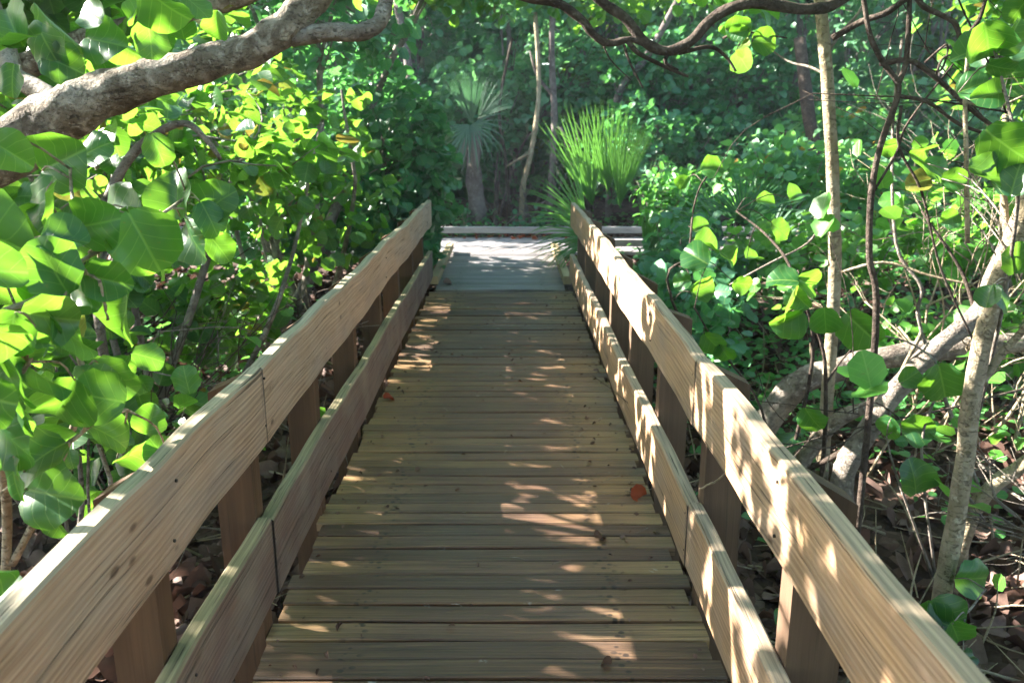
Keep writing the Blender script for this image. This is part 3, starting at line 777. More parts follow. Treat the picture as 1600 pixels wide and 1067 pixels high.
# ---- right side trunks
def tree_thing(name, label, cat, base, parts, crownspec=None, group=None):
    t = thing(name, label, cat, base, group)
    for (pn, mat, tubes) in parts:
        for (path, r0, r1, sides, bmp) in tubes:
            T = Tubes(); T.add(path, r0, r1, sides, bmp); T.build(pn, M[mat], t)
    return t
def gpt(px, py, Y):                    # the ground under a picture point
    p = P(px, py, Y); return Vector((p.x, p.y, float(ground_z(p.x, p.y)) - .05))
b = gpt(1300, 600, 4.7)
t = tree_thing('sapling', 'slender straight pale sapling with sun down its left side, beyond the right railing', 'tree', b,
   [('trunk', 'bark_pale', [([b] + pix([(1303,460,4.7),(1302,300,4.65),(1296,180,4.6),(1288,70,4.6),(1278,-30,4.55),(1265,-160,4.5)]), .038, .030, 10, .04)]),
    ('branch', 'bark_grey', [(pix([(1297,75,4.6),(1320,45,4.6),(1345,15,4.6),(1360,-30,4.6)]), .010, .006, 6, .05),
                             (pix([(1297,120,4.6),(1265,105,4.7),(1230,95,4.8),(1180,60,5)]), .009, .004, 6, .05),
                             (pix([(1290,340,4.65),(1262,380,4.7),(1205,410,4.7),(1140,445,4.8)]), .008, .005, 6, .05)])])
crown(t, [(P(1275, -170, 4.6).x, 4.6, 3.5, 1.0, .9, .5, 60), (P(1175, 60, 4.9).x, 4.9, 2.35, .25, .2, .15, 5)], 6, .13, 'leaf_bright', MIDL)
b = gpt(1470, 950, 3.3)
t = tree_thing('sea_grape_tree', 'smooth pale leaning trunk at the right edge with a thin forked branch', 'tree', b,
   [('trunk', 'bark_pale', [([b] + pix([(1472,930,3.3),(1492,820,3.3),(1506,730,3.3),(1516,640,3.3),(1532,545,3.25),(1560,440,3.2),(1592,350,3.15),(1640,240,3.1),(1700,90,3.0)]), .041, .034, 12, .05)]),
    ('branch', 'bark_pale', [(pix([(1533,600,3.28),(1560,560,3.25),(1590,525,3.2),(1640,470,3.1)]), .018, .013, 8, .06),
                             (pix([(1575,400,3.2),(1570,320,3.2),(1566,280,3.2),(1570,180,3.3)]), .014, .010, 8, .06)])])
crown(t, [(2.3, 2.9, 3.2, .9, .9, .5, 70), (2.35, 3.3, 2.25, .35, .4, .35, 10)], 6, .13, 'leaf', MIDL)
b = gpt(1170, 760, 5.0)
tree_thing('sea_grape_tree', 'thick grey trunk sprawling low to the right just beyond the railing', 'tree', b,
   [('trunk', 'bark_grey', [([b] + pix([(1175,700,5.0),(1222,625,5.0),(1262,592,5.0),(1330,572,5.0),(1400,555,4.95),(1500,545,4.9),(1600,535,4.9),(1750,530,4.8)]), .095, .058, 14, .07)])])
b = gpt(1320, 800, 4.1)
tree_thing('sea_grape_tree', 'patchy sunlit grey limb rising diagonally to the right in front of the low trunk', 'tree', b,
   [('trunk', 'bark_grey', [([b] + pix([(1318,745,4.1),(1345,690,4.1),(1385,630,4.1),(1430,575,4.05),(1480,530,4.0),(1525,492,4.0),(1545,450,4.0),(1580,360,4.0)]), .066, .035, 12, .07)]),
    ('branch', 'bark_dark', [(pix([(1345,690,4.1),(1290,720,4.2),(1240,745,4.4)]), .02, .012, 7, .05), (pix([(1525,492,4.0),(1500,420,4.1),(1440,330,4.2)]), .012, .005, 6, .05)])])
b = gpt(1235, 800, 4.5)
tree_thing('sea_grape_tree', 'stubby brown mossy limb forking low behind the right railing', 'tree', b,
   [('trunk', 'bark_big', [([b] + pix([(1240,745,4.5),(1275,690,4.5),(1320,650,4.5),(1380,625,4.6),(1430,600,4.8)]), .06, .028, 10, .1)]),
    ('branch', 'bark_dark', [(pix([(1283,760,4.3),(1290,650,4.3),(1288,560,4.3),(1275,510,4.3)]), .014, .008, 7, .05), (pix([(1290,600,4.3),(1310,570,4.3),(1335,540,4.3)]), .007, .004, 6, .05)])])
b = gpt(1500, 900, 3.9)
tree_thing('tree_stub', 'short broken limb with a bright sunlit side near the right edge', 'stump', b,
   [('trunk', 'bark_pale', [([b] + pix([(1500,860,3.9),(1520,800,3.9),(1548,762,3.9),(1585,735,3.9),(1640,700,3.8)]), .045, .034, 10, .06)])])
b = gpt(1365, 640, 3.6)
t = tree_thing('sea_grape_tree', 'dark crooked vine-like branches tangled in the upper right', 'tree', b,
   [('trunk', 'bark_dark', [([b] + pix([(1368,520,3.6),(1358,400,3.6),(1362,300,3.6),(1375,230,3.6),(1400,160,3.6),(1402,130,3.6),(1375,90,3.6),(1358,50,3.6),(1348,-10,3.6)]), .016, .010, 8, .05)]),
    ('branch', 'bark_dark', [(pix([(1402,135,3.6),(1415,100,3.6),(1420,40,3.6),(1422,-20,3.6)]), .012, .010, 7, .05),
       (pix([(1300,60,3.7),(1345,35,3.65),(1385,20,3.6),(1425,-5,3.6),(1445,12,3.6),(1490,35,3.6),(1508,70,3.6),(1560,90,3.6),(1620,110,3.6)]), .014, .009, 7, .06),
       (pix([(1505,65,3.6),(1530,30,3.6),(1545,-20,3.6)]), .010, .008, 6, .05),
       (pix([(1445,98,3.6),(1480,70,3.6),(1470,110,3.6),(1440,105,3.6)]), .005, .004, 5, .05),
       (pix([(1402,150,3.6),(1450,160,3.6),(1500,195,3.6),(1560,215,3.6),(1620,240,3.6)]), .009, .006, 6, .06),
       (pix([(1375,100,3.6),(1420,95,3.6),(1460,120,3.6),(1510,165,3.6),(1560,205,3.6)]), .012, .009, 6, .06),
       (pix([(1365,300,3.6),(1400,240,3.6),(1420,190,3.6),(1490,100,3.6)]), .006, .004, 6, .06),
       (pix([(1462,120,3.6),(1475,90,3.6),(1510,85,3.6)]), .006, .004, 6, .06),
       (pix([(1408,165,3.6),(1405,230,3.6),(1440,300,3.6),(1470,420,3.6),(1520,530,3.6)]), .007, .005, 6, .06)]),
    ('branch', 'bark_pale', [(pix([(1512,380,3.5),(1510,260,3.5),(1508,160,3.5),(1512,85,3.5)]), .011, .008, 7, .06),
       (pix([(1568,300,3.4),(1566,400,3.4),(1572,470,3.4)]), .012, .012, 7, .06), (pix([(1505,160,3.5),(1560,165,3.5),(1600,150,3.5)]), .006, .005, 6, .06)])])
crown(t, [(2.1, 3.9, 2.9, .8, .6, .35, 40), (2.5, 3.6, 2.05, .5, .5, .3, 14)], 6, .12, 'leaf', MIDL)
b = gpt(1550, 760, 4.4)
tree_thing('sapling', 'thin grey bent sapling standing among dry sticks at far right', 'tree', b,
   [('trunk', 'bark_grey', [([b] + pix([(1440,520,4.6),(1440,450,4.6),(1400,380,4.7),(1395,200,4.8),(1410,60,4.8)]), .012, .008, 6, .06)]),
    ('branch', 'bark_pale', [(pix([(1300,430,4.8),(1380,410,4.7),(1450,430,4.6),(1520,445,4.5)]), .010, .006, 6, .06), (pix([(1440,520,4.6),(1400,600,4.7),(1380,680,4.8)]), .014, .010, 6, .06)])])
# overhead crooked branches at top centre
b = Vector((3.6, 5.2, float(ground_z(3.6, 5.2)) - .05))
t = tree_thing('sea_grape_tree', 'crooked bare branches reaching across the top centre of the view', 'tree', b,
   [('trunk', 'bark_grey', [([b, Vector((3.4, 4.9, 1.2)), Vector((3.1, 4.6, 2.6)), P(1450, -120, 4.2)], .09, .05, 10, .07)]),
    ('branch', 'bark_dark', [(pix([(1450,-120,4.2),(1330,-10,4.0),(1262,15,3.9),(1175,5,3.8),(1115,28,3.8),(1078,66,3.8),(1042,80,3.8),(1010,68,3.8),(975,28,3.8),(930,-5,3.8),(880,-60,3.8)]), .026, .020, 9, .08),
       (pix([(1045,80,3.8),(1040,98,3.8),(1060,110,3.8)]), .012, .004, 6, .06),
       (pix([(1060,83,3.8),(1110,74,3.85),(1135,90,3.9),(1150,112,3.9)]), .011, .005, 6, .06),
       (pix([(1010,70,3.8),(985,62,3.8),(950,68,3.8),(925,52,3.8),(905,28,3.8),(870,5,3.8),(820,-5,3.8),(760,-30,3.9)]), .013, .024, 8, .08),
       (pix([(980,65,3.8),(1000,85,3.8),(1040,105,3.9),(1075,120,4.0)]), .012, .006, 6, .06),
       (pix([(975,70,3.8),(985,100,3.8),(1005,138,3.8)]), .007, .004, 6, .06),
       (pix([(940,65,3.8),(955,95,3.8),(985,125,3.9)]), .005, .002, 5, .06)])])
crown(t, [(1.1, 4.3, 2.85, .9, .5, .22, 34), (.2, 5.0, 3.1, .9, .6, .3, 50), (2.6, 4.7, 3.2, 1.1, .9, .5, 80), (.5, 9.4, 3.25, 2.1, .9, .5, 120), (-.9, 6.6, 3.2, .9, .8, .5, 60)], 6, .12, 'leaf', MIDL)

def bare_bush(label, base, c, rad, n, matn, seed, leafn=0):
    b = Vector((base[0], base[1], float(ground_z(*base)) - .04)); t = thing('bare_bush', label, 'bush', b); T = Tubes()
    rr = np.random.default_rng(seed); tips = []
    def grow(p, d, L, r, lv):
        q = p + d * L * .5 + Vector(rr.normal(0, .05 * L, 3)); e = p + d * L + Vector(rr.normal(0, .08 * L, 3))
        T.add([p, q, e], r, r * .6, 5 if lv else 6, .05, 3, .002)
        if lv >= 3: tips.append((e, d)); return
        for k in range(2 if lv else 3):
            nd = (d + Vector(rr.normal(0, .55, 3))).normalized()
            grow(p.lerp(e, rr.uniform(.55, 1)), nd, L * rr.uniform(.55, .85), r * .58, lv + 1)
        if rr.random() < .8: grow(e, (d + Vector(rr.normal(0, .3, 3))).normalized(), L * .8, r * .6, lv + 1)
    for i in range(n):
        tgt = Vector(c) + Vector(rr.normal(0, 1, 3) * np.array(rad)); d = (tgt - b).normalized()
        grow(b + Vector((rr.normal(0, .15), rr.normal(0, .15), 0)), d, (tgt - b).length * .55, .013, 0)
    T.build('stem', M[matn], t)
    if leafn:
        i = rr.integers(0, len(tips), leafn); C = np.array([tuple(tips[k][0]) for k in i]) + rr.normal(0, .03, (leafn, 3))
        A = np.array([tuple(tips[k][1]) for k in i]) + rr.normal(0, .6, (leafn, 3)); NN = np.array([-.3, .1, 1]) + rr.normal(0, .5, (leafn, 3))
        k = OW(C); leaves('foliage', LOWL, C[k], A[k], NN[k], rr.uniform(.05, .12, leafn)[k], M['leaf_bright'], t, curl=rr.uniform(-.5, .6, k.sum()))
    return t
bare_bush('tangle of sunlit bare twigs between the leaning trunk and the sapling', (3.0, 5.3), (3.0, 5.3, 1.1), (.5, .4, .3), 6, 'bark_pale', 1, 90)
bare_bush('tangle of grey twigs behind the low sprawling trunk', (4.2, 6.4), (4.2, 6.3, 1.4), (.6, .4, .4), 6, 'bark_grey', 2, 110)
bare_bush('thin brown twigs with few leaves at upper right, above the leaning trunk', (3.4, 4.2), (3.1, 4.1, 2.2), (.5, .4, .3), 5, 'bark_dark', 3, 90)
bare_bush('low bush of dry twigs at the lower right corner', (2.9, 3.3), (2.9, 3.3, .1), (.4, .4, .15), 5, 'bark_grey', 4, 40)
bare_bush('knot of dark bare stems on the shaded floor behind the left railing', (-2.6, 4.6), (-2.5, 4.6, .6), (.5, .5, .2), 6, 'bark_dark', 5, 40)
bare_bush('criss-crossed brown roots and sticks behind the middle of the left railing', (-3.6, 5.0), (-3.2, 4.9, .35), (.8, .5, .15), 8, 'bark_grey', 7, 30)
bare_bush('grey dead stems standing at the far end of the walk', (.35, 14.2), (.3, 14.2, .9), (.5, .2, .3), 6, 'bark_far', 6, 0)

# big leaves close by on the right
HR = [(1235,470,4.0,75,200),(1250,470,4.0,50,-60),(1348,518,3.9,72,-50),(1215,435,3.9,60,170),(1270,445,3.9,55,-20),(1230,505,4.0,60,-150),(1290,510,3.9,60,-80),
 (1118,262,4.6,42,15),(1160,42,3.9,52,10),(1200,66,3.9,48,0),(1165,70,3.9,40,30),(1148,52,3.9,40,190),(1545,70,3.0,75,-60),(1575,110,3.0,60,-20),(1520,75,3.1,60,180),(1585,55,3.0,60,60),
 (1575,230,2.9,85,-40),(1550,270,2.9,70,-10),(1590,265,2.9,80,80),(1440,240,3.6,55,200),(1470,270,3.6,60,-30),(1480,345,3.6,40,-150),(1500,280,3.4,50,0),(1530,130,3.3,60,30),(1540,150,3.2,60,190),
 (1385,675,3.9,55,-95),(1475,605,3.7,75,-70),(1430,585,3.8,50,35),(1430,745,3.7,55,100),(1440,670,3.8,55,10),(1530,905,3.2,75,-5),(1455,965,2.9,70,160),(1485,970,2.9,80,-40),(1500,1000,2.8,70,-60),
 (1520,1025,2.8,40,0),(1225,960,3.0,45,120),(1270,660,4.2,50,-60),(1230,690,4.4,50,200),(1395,230,3.8,45,10),(1430,285,3.6,50,190),(1570,470,3.1,60,-50),(1590,400,3.1,60,100),(1545,460,3.1,40,80),
 (1205,315,5.0,45,0),(1225,360,4.8,45,-30),(1250,300,5.0,42,30),(1110,380,4.4,48,-10),(1145,405,4.4,45,-30),(1085,400,4.2,48,150),(1180,400,4.6,40,0),(1065,290,4.8,36,-120),(1100,350,4.6,36,30),
 (1115,540,4.2,45,-50),(1135,560,4.2,50,-60),(1060,440,4.4,38,190),(1100,450,4.4,40,20),(1165,445,4.5,38,-10)]
HR1 = [h for h in HR if h[0] < 1310]; HR2 = [h for h in HR if h[0] >= 1310]
b = gpt(1230, 620, 4.5)
t = thing('sea_grape_shrub', 'young sea grape with scattered large leaves between the right railing and slender sapling', 'shrub', b)
hc = hero_set(t, HR1, 'leaf_hero', 8); T = Tubes()
T.add([b] + pix([(1050,470,4.4),(1075,400,4.5),(1083,330,4.6),(1095,290,4.6),(1112,268,4.6)]), .009, .004, 6, .06)
T.add([b] + pix([(1270,560,4.3),(1240,430,4.2),(1200,370,4.4),(1150,330,4.6)]), .012, .005, 6, .06)
T.add(pix([(1130,60,4.0),(1160,50,3.95),(1230,60,3.9)]), .006, .003, 6, .06)
T.add([b] + pix([(1190,640,4.5),(1120,540,4.3),(1085,480,4.3)]), .010, .004, 6, .06)
join(T, hc, .6); T.build('stem', M['bark_dark'], t)
b = gpt(1480, 800, 3.8)
t = thing('sea_grape_shrub', 'loose sea grape shoots with dark round leaves around the leaning trunk at right', 'shrub', b)
hc = hero_set(t, HR2, 'leaf_hero', 9); T = Tubes()
T.add([b] + pix([(1440,700,3.8),(1470,590,3.8),(1430,540,3.9),(1360,520,3.9)]), .008, .004, 6, .06)
T.add([b] + pix([(1400,740,3.8),(1385,680,3.9)]), .008, .004, 6, .06)
T.add([b] + pix([(1540,600,3.4),(1580,400,3.1),(1590,250,2.95),(1560,100,3.05)]), .010, .005, 6, .06)
T.add([b] + pix([(1500,960,3.0),(1540,920,3.1)]), .008, .004, 6, .06)
join(T, hc, .6)
T.build('stem', M['bark_grey'], t)

# ---- right side shrubs, near to far
def rs(label, base, clumps, **k):
    k.setdefault('clear', OW)
    return shrub('leafy_shrub', label, 'shrub', base, clumps, **k)
rs('dark-leaved shrub pressed against the far half of the right railing', (1.5, 6.3), [(1.45, 6.2, .35, .5, .9, .45, 90), (1.6, 7.5, .5, .5, .7, .5, 80)], per=6, size=.10, pr=LOWL, leafm='leaf_cool', r=.015)
rs('feathery mid-green shrub beside the palmetto, right of the railing end', (1.9, 8.7), [(1.75, 8.7, .95, .5, .6, .40, 90), (2.3, 8.0, .5, .6, .6, .45, 70)], per=8, size=.095, pr=OVAL, leafm='weed', r=.015)
rs('pale silvery-green shrub dotted with orange leaves in the middle right', (3.3, 9.3), [(3.0, 9.2, 1.15, .8, .7, .55, 130), (3.9, 9.6, 1.0, .8, .7, .6, 110)], per=6, size=.12, pr=LOWL, leafm='leaf_pale', r=.02)
rs('sunny yellow-green shrub just left of the slender sapling', (3.0, 7.2), [(2.7, 7.2, .65, .75, .6, .35, 90)], per=6, size=.11, pr=LOWL, leafm='leaf_bright', r=.016)
rs('sunlit yellow-green shrub right of the slender sapling', (4.6, 7.6), [(4.2, 7.4, .85, .8, .7, .5, 130), (5.2, 7.8, .9, .8, .7, .55, 110)], per=6, size=.115, pr=LOWL, leafm='leaf_bright', r=.018)
rs('round-leaved shrub behind the tangled dark branches at upper right', (4.9, 7.0), [(4.3, 6.9, 2.4, .9, .7, .7, 110), (5.3, 6.6, 1.9, .8, .8, .8, 110)], per=6, size=.13, pr=MIDL, leafm='leaf', r=.03)
rs('low sunlit shrub behind the low sprawling trunk', (3.6, 5.8), [(3.3, 5.9, .25, .8, .5, .4, 60), (4.3, 5.6, .35, .8, .5, .45, 60)], per=6, size=.10, pr=LOWL, leafm='leaf_bright', r=.014)
rs('sea grape shrub at the far right edge above the dry sticks', (4.4, 4.9), [(4.1, 4.7, 1.5, .8, .8, .7, 100)], per=6, size=.13, pr=MIDL, leafm='leaf', r=.03)
rs('blue-green shrub across the walkway, behind the palmetto', (2.6, 14.3), [(2.2, 14.2, 1.3, 1.0, .9, .9, 190), (3.6, 14.4, 1.2, 1.0, .9, .9, 190)], per=6, size=.13, pr=LOWL, leafm='leaf_cool', r=.03)
rs('blue-green shrub across the walkway, behind the pale orange-dotted shrub', (5.6, 14.2), [(5.2, 14.0, 1.2, 1.1, .9, .9, 190), (6.6, 14.4, 1.5, 1.2, .9, 1.1, 190)], per=6, size=.13, pr=LOWL, leafm='leaf_pale', r=.03)
rs('tall rounded shrub across the walkway at far right', (8.8, 13.8), [(8.4, 13.7, 1.5, 1.3, 1.0, 1.3, 220), (10.2, 13.9, 1.9, 1.3, 1.0, 1.5, 200)], per=6, size=.14, pr=LOWL, leafm='leaf_far', r=.03)
rs('small scrubby seedlings at the dark far end of the walk', (-.3, 13.9), [(-.6, 13.9, .2, .6, .35, .3, 30), (.5, 13.8, .15, .6, .3, .25, 30)], per=5, size=.085, pr=LOWL, leafm='leaf_cool', r=.01, clear=None)
rs('shrub left of the cabbage palm across the walkway', (-2.6, 14.3), [(-2.4, 14.2, 1.6, 1.0, .9, 1.4, 260), (-3.9, 14.3, 1.7, 1.1, .9, 1.4, 220)], per=6, size=.13, pr=LOWL, leafm='leaf_cool', r=.03, clear=None)

rs('mixed green shrub rising behind the cabbage palm and the bleached trunk', (-.2, 15.6), [(-.6, 15.5, 1.9, 1.1, .6, 1.2, 210), (1.0, 15.7, 2.3, 1.1, .6, 1.3, 210)], per=6, size=.14, pr=LOWL, leafm='leaf_far', bark='bark_far', r=.03, clear=None)
rs('tall green shrub behind the upright palmetto fans', (2.7, 15.3), [(2.6, 15.2, 2.2, 1.2, .6, 1.2, 230), (4.4, 15.4, 2.4, 1.2, .6, 1.2, 210)], per=6, size=.14, pr=LOWL, leafm='leaf_cool', bark='bark_far', r=.03, clear=None)
# ---- fan palms
def strip(V, Q, UV, RN, a, d, n, L, w0, droop, rn, segs=6, tip=.05):
    """one leaflet: narrow V-folded strip from a along d, bending by gravity"""
    p = np.array(a, float); d = unit(np.array(d, float)); sd = unit(np.cross(d, n)); st = L / segs
    for i in range(segs + 1):
        t = i / segs; w_ = w0 * (1 - t) ** .55 * (.55 + 1.2 * min(t, .35)) + tip * w0 * .2
        up = unit(np.cross(sd, d)); b_ = len(V)
        V += [tuple(p - sd * w_ + up * w_ * .5), tuple(p), tuple(p + sd * w_ + up * w_ * .5)]
        UV += [(.30, .04), (.42, .04), (.62, .04)]; RN += [rn] * 3
        if i: Q += [(b_ - 3, b_ - 2, b_ + 1, b_), (b_ - 2, b_ - 1, b_ + 2, b_ + 1)]
        p = p + d * st; d = unit(d + np.array([0, 0, -1.0]) * droop * (t + .1) / segs * 3)
def fan(hub, axis, normal, n, R_, spread, w0, droop, mat, parent, name='frond', petiole=None, pm='palmetto'):
    V = []; Q = []; UV = []; RN = []
    axis = unit(np.array(axis, float)); normal = np.array(normal, float); normal = unit(normal - axis * np.dot(normal, axis)); side = np.cross(axis, normal)
    for i in range(n):
        th = math.radians(spread) * (i / (n - 1) - .5) * 2 * .5
        d = axis * math.cos(th) + side * math.sin(th) + normal * (R.normal(0, .05) + .10 * abs(math.sin(th)))
        L = R_ * (1 - .22 * abs(th) / math.radians(max(spread, 1)) * 2 * .5) * R.uniform(.9, 1.05)
        strip(V, Q, UV, RN, hub, d, normal, L, w0, droop * R.uniform(.5, 1.5), R.random())
    o = rel(parent, mesh_obj(name, V, Q, M[mat], None, True, rnd=RN, uv=UV))
    if petiole is not None:
        T = Tubes(); h = Vector(hub); q = Vector(petiole); T.add([q, q.lerp(h, .55) + Vector((0, 0, .08)), h], .010, .007, 6, 0)
        s = T.build('stalk', M[pm], None); s.parent = o; s.matrix_parent_inverse = o.matrix_parent_inverse
    return o
b = P(752, 300, 14.0); b.z = float(ground_z(b.x, b.y)) - .05
cp = thing('cabbage_palm', 'cabbage palm with one upright fan and limp grey dead fronds, beyond the walkway', 'palm', b)
top = P(738, 195, 14.0)
T = Tubes(); T.add([b, b.lerp(top, .5) + Vector((-.05, 0, 0)), top - Vector((-.03, 0, .1))], .17, .10, 10, .14, 8, .01); T.build('trunk', M['bark_far'], cp)
fan(top + Vector((0, -.15, .05)), (-.15, -.1, 1), (.1, -1, .1), 22, .85, 56, .016, .03, 'palm', cp, petiole=top)
fan(top + Vector((.1, -.1, .1)), (.7, -.1, .85), (-.2, -1, .3), 16, .75, 65, .014, .2, 'palm', cp, petiole=top)
fan(top + Vector((0, -.2, 0)), (.25, -.2, -.3), (0, -1, .2), 13, .85, 150, .02, .8, 'palm', cp, petiole=top)
fan(top + Vector((-.05, -.25, 0)), (-.45, -.3, -.5), (0, -1, .2), 9, .85, 80, .02, .6, 'palm', cp, petiole=top)
for i in range(1):
    fan(top + Vector((.05 * i - .02, -.2, -.05)), (R.normal(.1, .2), -.25, -1), (0, -1, .1), 7, R.uniform(.7, .9), 40, .022, .35, 'palm_dead', cp, name='dead_frond')
pb = Vector((1.28, 9.9, float(ground_z(1.28, 9.9))))
sp = thing('saw_palmetto', 'saw palmetto with upright bright green fans beside the end of the right railing', 'palmetto', pb)
def pf(px, py, Y, axis, nrm, n, Rr, spread, droop, w=.018, m_='palmetto', nm='frond'):
    h = P(px, py, Y); fan(h, axis, nrm, n, Rr, spread, w, droop, m_, sp, petiole=pb + Vector((R.normal(0, .06), R.normal(0, .06), .15)), name=nm)
pf(968, 322, 9.8, (.10, 0, 1), (-.15, -1, .1), 22, 1.1, 36, .03, .012)
pf(1000, 330, 9.9, (.55, .1, .85), (-.4, -1, .2), 12, .8, 40, .10, .010)
pf(950, 300, 10.0, (-.05, 0, 1), (.1, -1, .1), 18, 1.15, 36, .05, .011)
pf(925, 320, 10.1, (-.25, 0, 1), (.1, -1, .1), 16, 1.25, 45, .12, .018)
pf(915, 350, 9.8, (-.75, -.1, .75), (.3, -1, .4), 18, .9, 85, .35)
pf(925, 372, 9.6, (-1, -.3, .25), (.2, -.8, .7), 20, .75, 90, .45)
pf(903, 385, 9.35, (-1, -.25, -.12), (.1, -.5, 1), 16, .62, 75, .38, .010)
pf(1010, 400, 9.5, (.5, -.3, .9), (-.2, -1, .1), 26, .75, 80, .15)
pf(1000, 440, 9.2, (.3, -.5, .2), (-.1, -.9, .6), 20, .7, 140, .5)
pf(945, 290, 10.3, (-.6, .1, 1), (.2, -1, .2), 12, 1.0, 50, .3, .014)
pf(1040, 380, 9.6, (.9, -.2, .3), (-.1, -.7, .8), 24, .75, 110, .35)
pb = Vector((3.1, 8.2, float(ground_z(3.1, 8.2))))
sp = thing('saw_palmetto', 'low blue-green saw palmetto with drooping fans left of the slender sapling', 'palmetto', pb)
for (px, py, ax) in ((1130, 370, (-.7, -.3, .5)), (1160, 350, (0, -.4, .8)), (1200, 375, (.7, -.3, .4)), (1165, 400, (.1, -.8, 0)), (1110, 410, (-.9, -.4, .0))):
    pf(px, py, 8.1, ax, (0, -.7, .8), 26, .72, 120, .5, .015, 'palm')

# ---- bare thin trees and saplings beyond the crossing walkway
def thin_tree(label, path, r0, r1, matn='bark_far', cl=None, extra=()):
    pts = pix(path); b = Vector((pts[0].x, pts[0].y, float(ground_z(pts[0].x, pts[0].y)) - .05)); t = thing('thin_tree', label, 'tree', b, None)
    T = Tubes(); T.add([b] + pts, r0, r1, 8, .06); T.build('trunk', M[matn], t)
    if extra:
        for e in extra:
            T = Tubes(); T.add(pix(e), r1 * .8, r1 * .3, 6, .06); T.build('branch', M[matn], t)
    if cl: crown(t, cl, 6, .13, 'leaf_far', LOWL, None)
    return t
thin_tree('thin grey tree standing right of centre behind the walkway', [(858,330,14.5),(866,220,14.5),(865,150,14.5),(862,60,14.5),(870,-60,14.5)], .07, .05, cl=[(1.0, 14.6, 4.3, 1.0, .8, .7, 110)], extra=[[(865,150,14.5),(840,120,14.6),(828,80,14.6)],[(866,200,14.5),(880,205,14.4),(885,240,14.4)]])
thin_tree('thin leaning trunk with a sun-bleached foot at the end of the walk', [(816,300,14.3),(826,255,14.3),(838,190,14.4),(842,120,14.5),(836,20,14.6)], .055, .035, 'bark_pale', cl=[(.3, 14.8, 4.0, .9, .8, .6, 90)], extra=[[(828,240,14.3),(800,255,14.2),(790,262,14.2)]])
thin_tree('thin dark stem between the palm and the bleached trunk', [(795,320,14.8),(790,250,14.8),(780,170,14.9),(800,60,15)], .035, .025, 'bark_dark', cl=[(-.2, 15, 4.2, .9, .8, .6, 80)])
thin_tree('slanting grey trunk above the palmetto', [(955,200,15.2),(975,130,15),(1010,90,15),(1060,0,15)], .07, .06, 'bark_far', cl=[(3.4, 15.2, 4.5, 1.3, 1.0, .8, 130)], extra=[[(965,165,15.1),(990,155,15),(1020,175,15)]])
thin_tree('dark trunk deep in the shade behind the slender sapling', [(1285,330,13.2),(1278,250,13.2),(1262,170,13.3),(1250,60,13.5)], .12, .09, 'bark_dark', cl=[(4.9, 13.6, 4.4, 1.4, 1.0, .9, 150)], extra=[[(1275,240,13.2),(1240,215,13.2),(1210,200,13.1)]])
thin_tree('grey trunk half hidden in leaves above the left shrubs', [(640,330,13.6),(650,250,13.6),(640,120,13.7),(620,0,13.8)], .08, .06, 'bark_far', cl=[(-1.9, 14, 4.4, 1.4, 1.0, .9, 150)])

# ---- background thicket: each shrub its own thing
bgl = ['behind the left trunk', 'behind the upper left leaves', 'above the left railing end', 'left of the cabbage palm top', 'behind the cabbage palm', 'behind the bleached thin trunk',
       'behind the thin grey tree', 'above the upright palmetto fan', 'under the crooked top branches', 'left of the sapling top', 'right of the sapling top', 'behind the tangled dark branches', 'in the upper right corner', 'beyond the right edge trunk']
for i, lab in enumerate(bgl):
    x = -10.5 + i * 1.75 + R.normal(0, .2); y = 17 + R.normal(0, .6)
    if x > 3: y -= .6
    m_ = ['leaf_far', 'leaf_cool', 'leaf_far', 'leaf'][i % 4]
    shrub('thicket_tree', 'leafy green thicket tree ' + lab, 'tree', (x, y),
          [(x, y, 1.6, 1.2, .9, 1.5, 210), (x + .3, y + .3, 4.0, 1.4, 1.0, 1.4, 190), (x - .2, y + .6, 6.0, 1.3, 1.0, 1.1, 70)], per=6, size=.15, pr=TINY if i % 2 else LOWL, leafm=m_, bark='bark_far', r=.05, twigs=.12,
          clear=lambda p: ~((abs(p[:, 0]) < 1.3) & (p[:, 2] < 1.0) & (p[:, 1] < 16.6)), group='thicket trees beyond the crossing walkway')
def woodland():
    n = 48000; x = R.uniform(-20, 22, n); y = R.uniform(20.5, 25, n); z = R.uniform(-.1, 9, n) * 1.0
    dens = np.sin(x * 1.1) * np.sin(z * 1.4 + x) + R.random(n) * 2
    k = dens > .0; x, y, z = x[k], y[k], z[k]
    C = np.stack([x, y, z], 1); A = unit(R.normal(size=C.shape)); NN = unit(R.normal(size=C.shape) + np.array([0, -.3, .8]))
    o = leaves('woodland', TINY, C, A, NN, R.uniform(.32, .6, len(C)), M['leaf_far'], None); o['kind'] = 'stuff'
    T = Tubes()
    for i in range(90):
        x = R.uniform(-18, 20); y = R.uniform(19, 24); h = R.uniform(3, 8)
        T.add([Vector((x, y, -.3)), Vector((x + R.normal(0, .3), y, h * .5)), Vector((x + R.normal(0, .6), y, h))], R.uniform(.04, .1), .03, 5, .05, 3)
    o = T.build('distant_trunks', M['bark_far']); o['kind'] = 'stuff'
woodland()
# closing hedgerows on both sides, so that low light meets leaves
for (lab, x, y) in (('left, across the walkway', -6.2, 14.3), ('far left, across the walkway', -9.0, 13.6), ('on the far left beside the sunny shrubs', -9.4, 9.8), ('at the far right behind the sticks', 7.4, 9.6), ('on the far right, level with the landing', 9.2, 11.4), ('right of the low sprawling trunk', 6.6, 6.2)):
    shrub('thicket_tree', 'broad leafy thicket tree ' + lab, 'tree', (x, y), [(x, y, 1.2, 1.3, 1.1, 1.2, 150), (x + .2, y + .2, 3.1, 1.4, 1.1, 1.2, 80 if x < 0 else 190)], per=6, size=.14, pr=LOWL, leafm='leaf_far' if x < 0 else 'leaf', bark='bark_far', r=.05, twigs=.12, clear=OW)

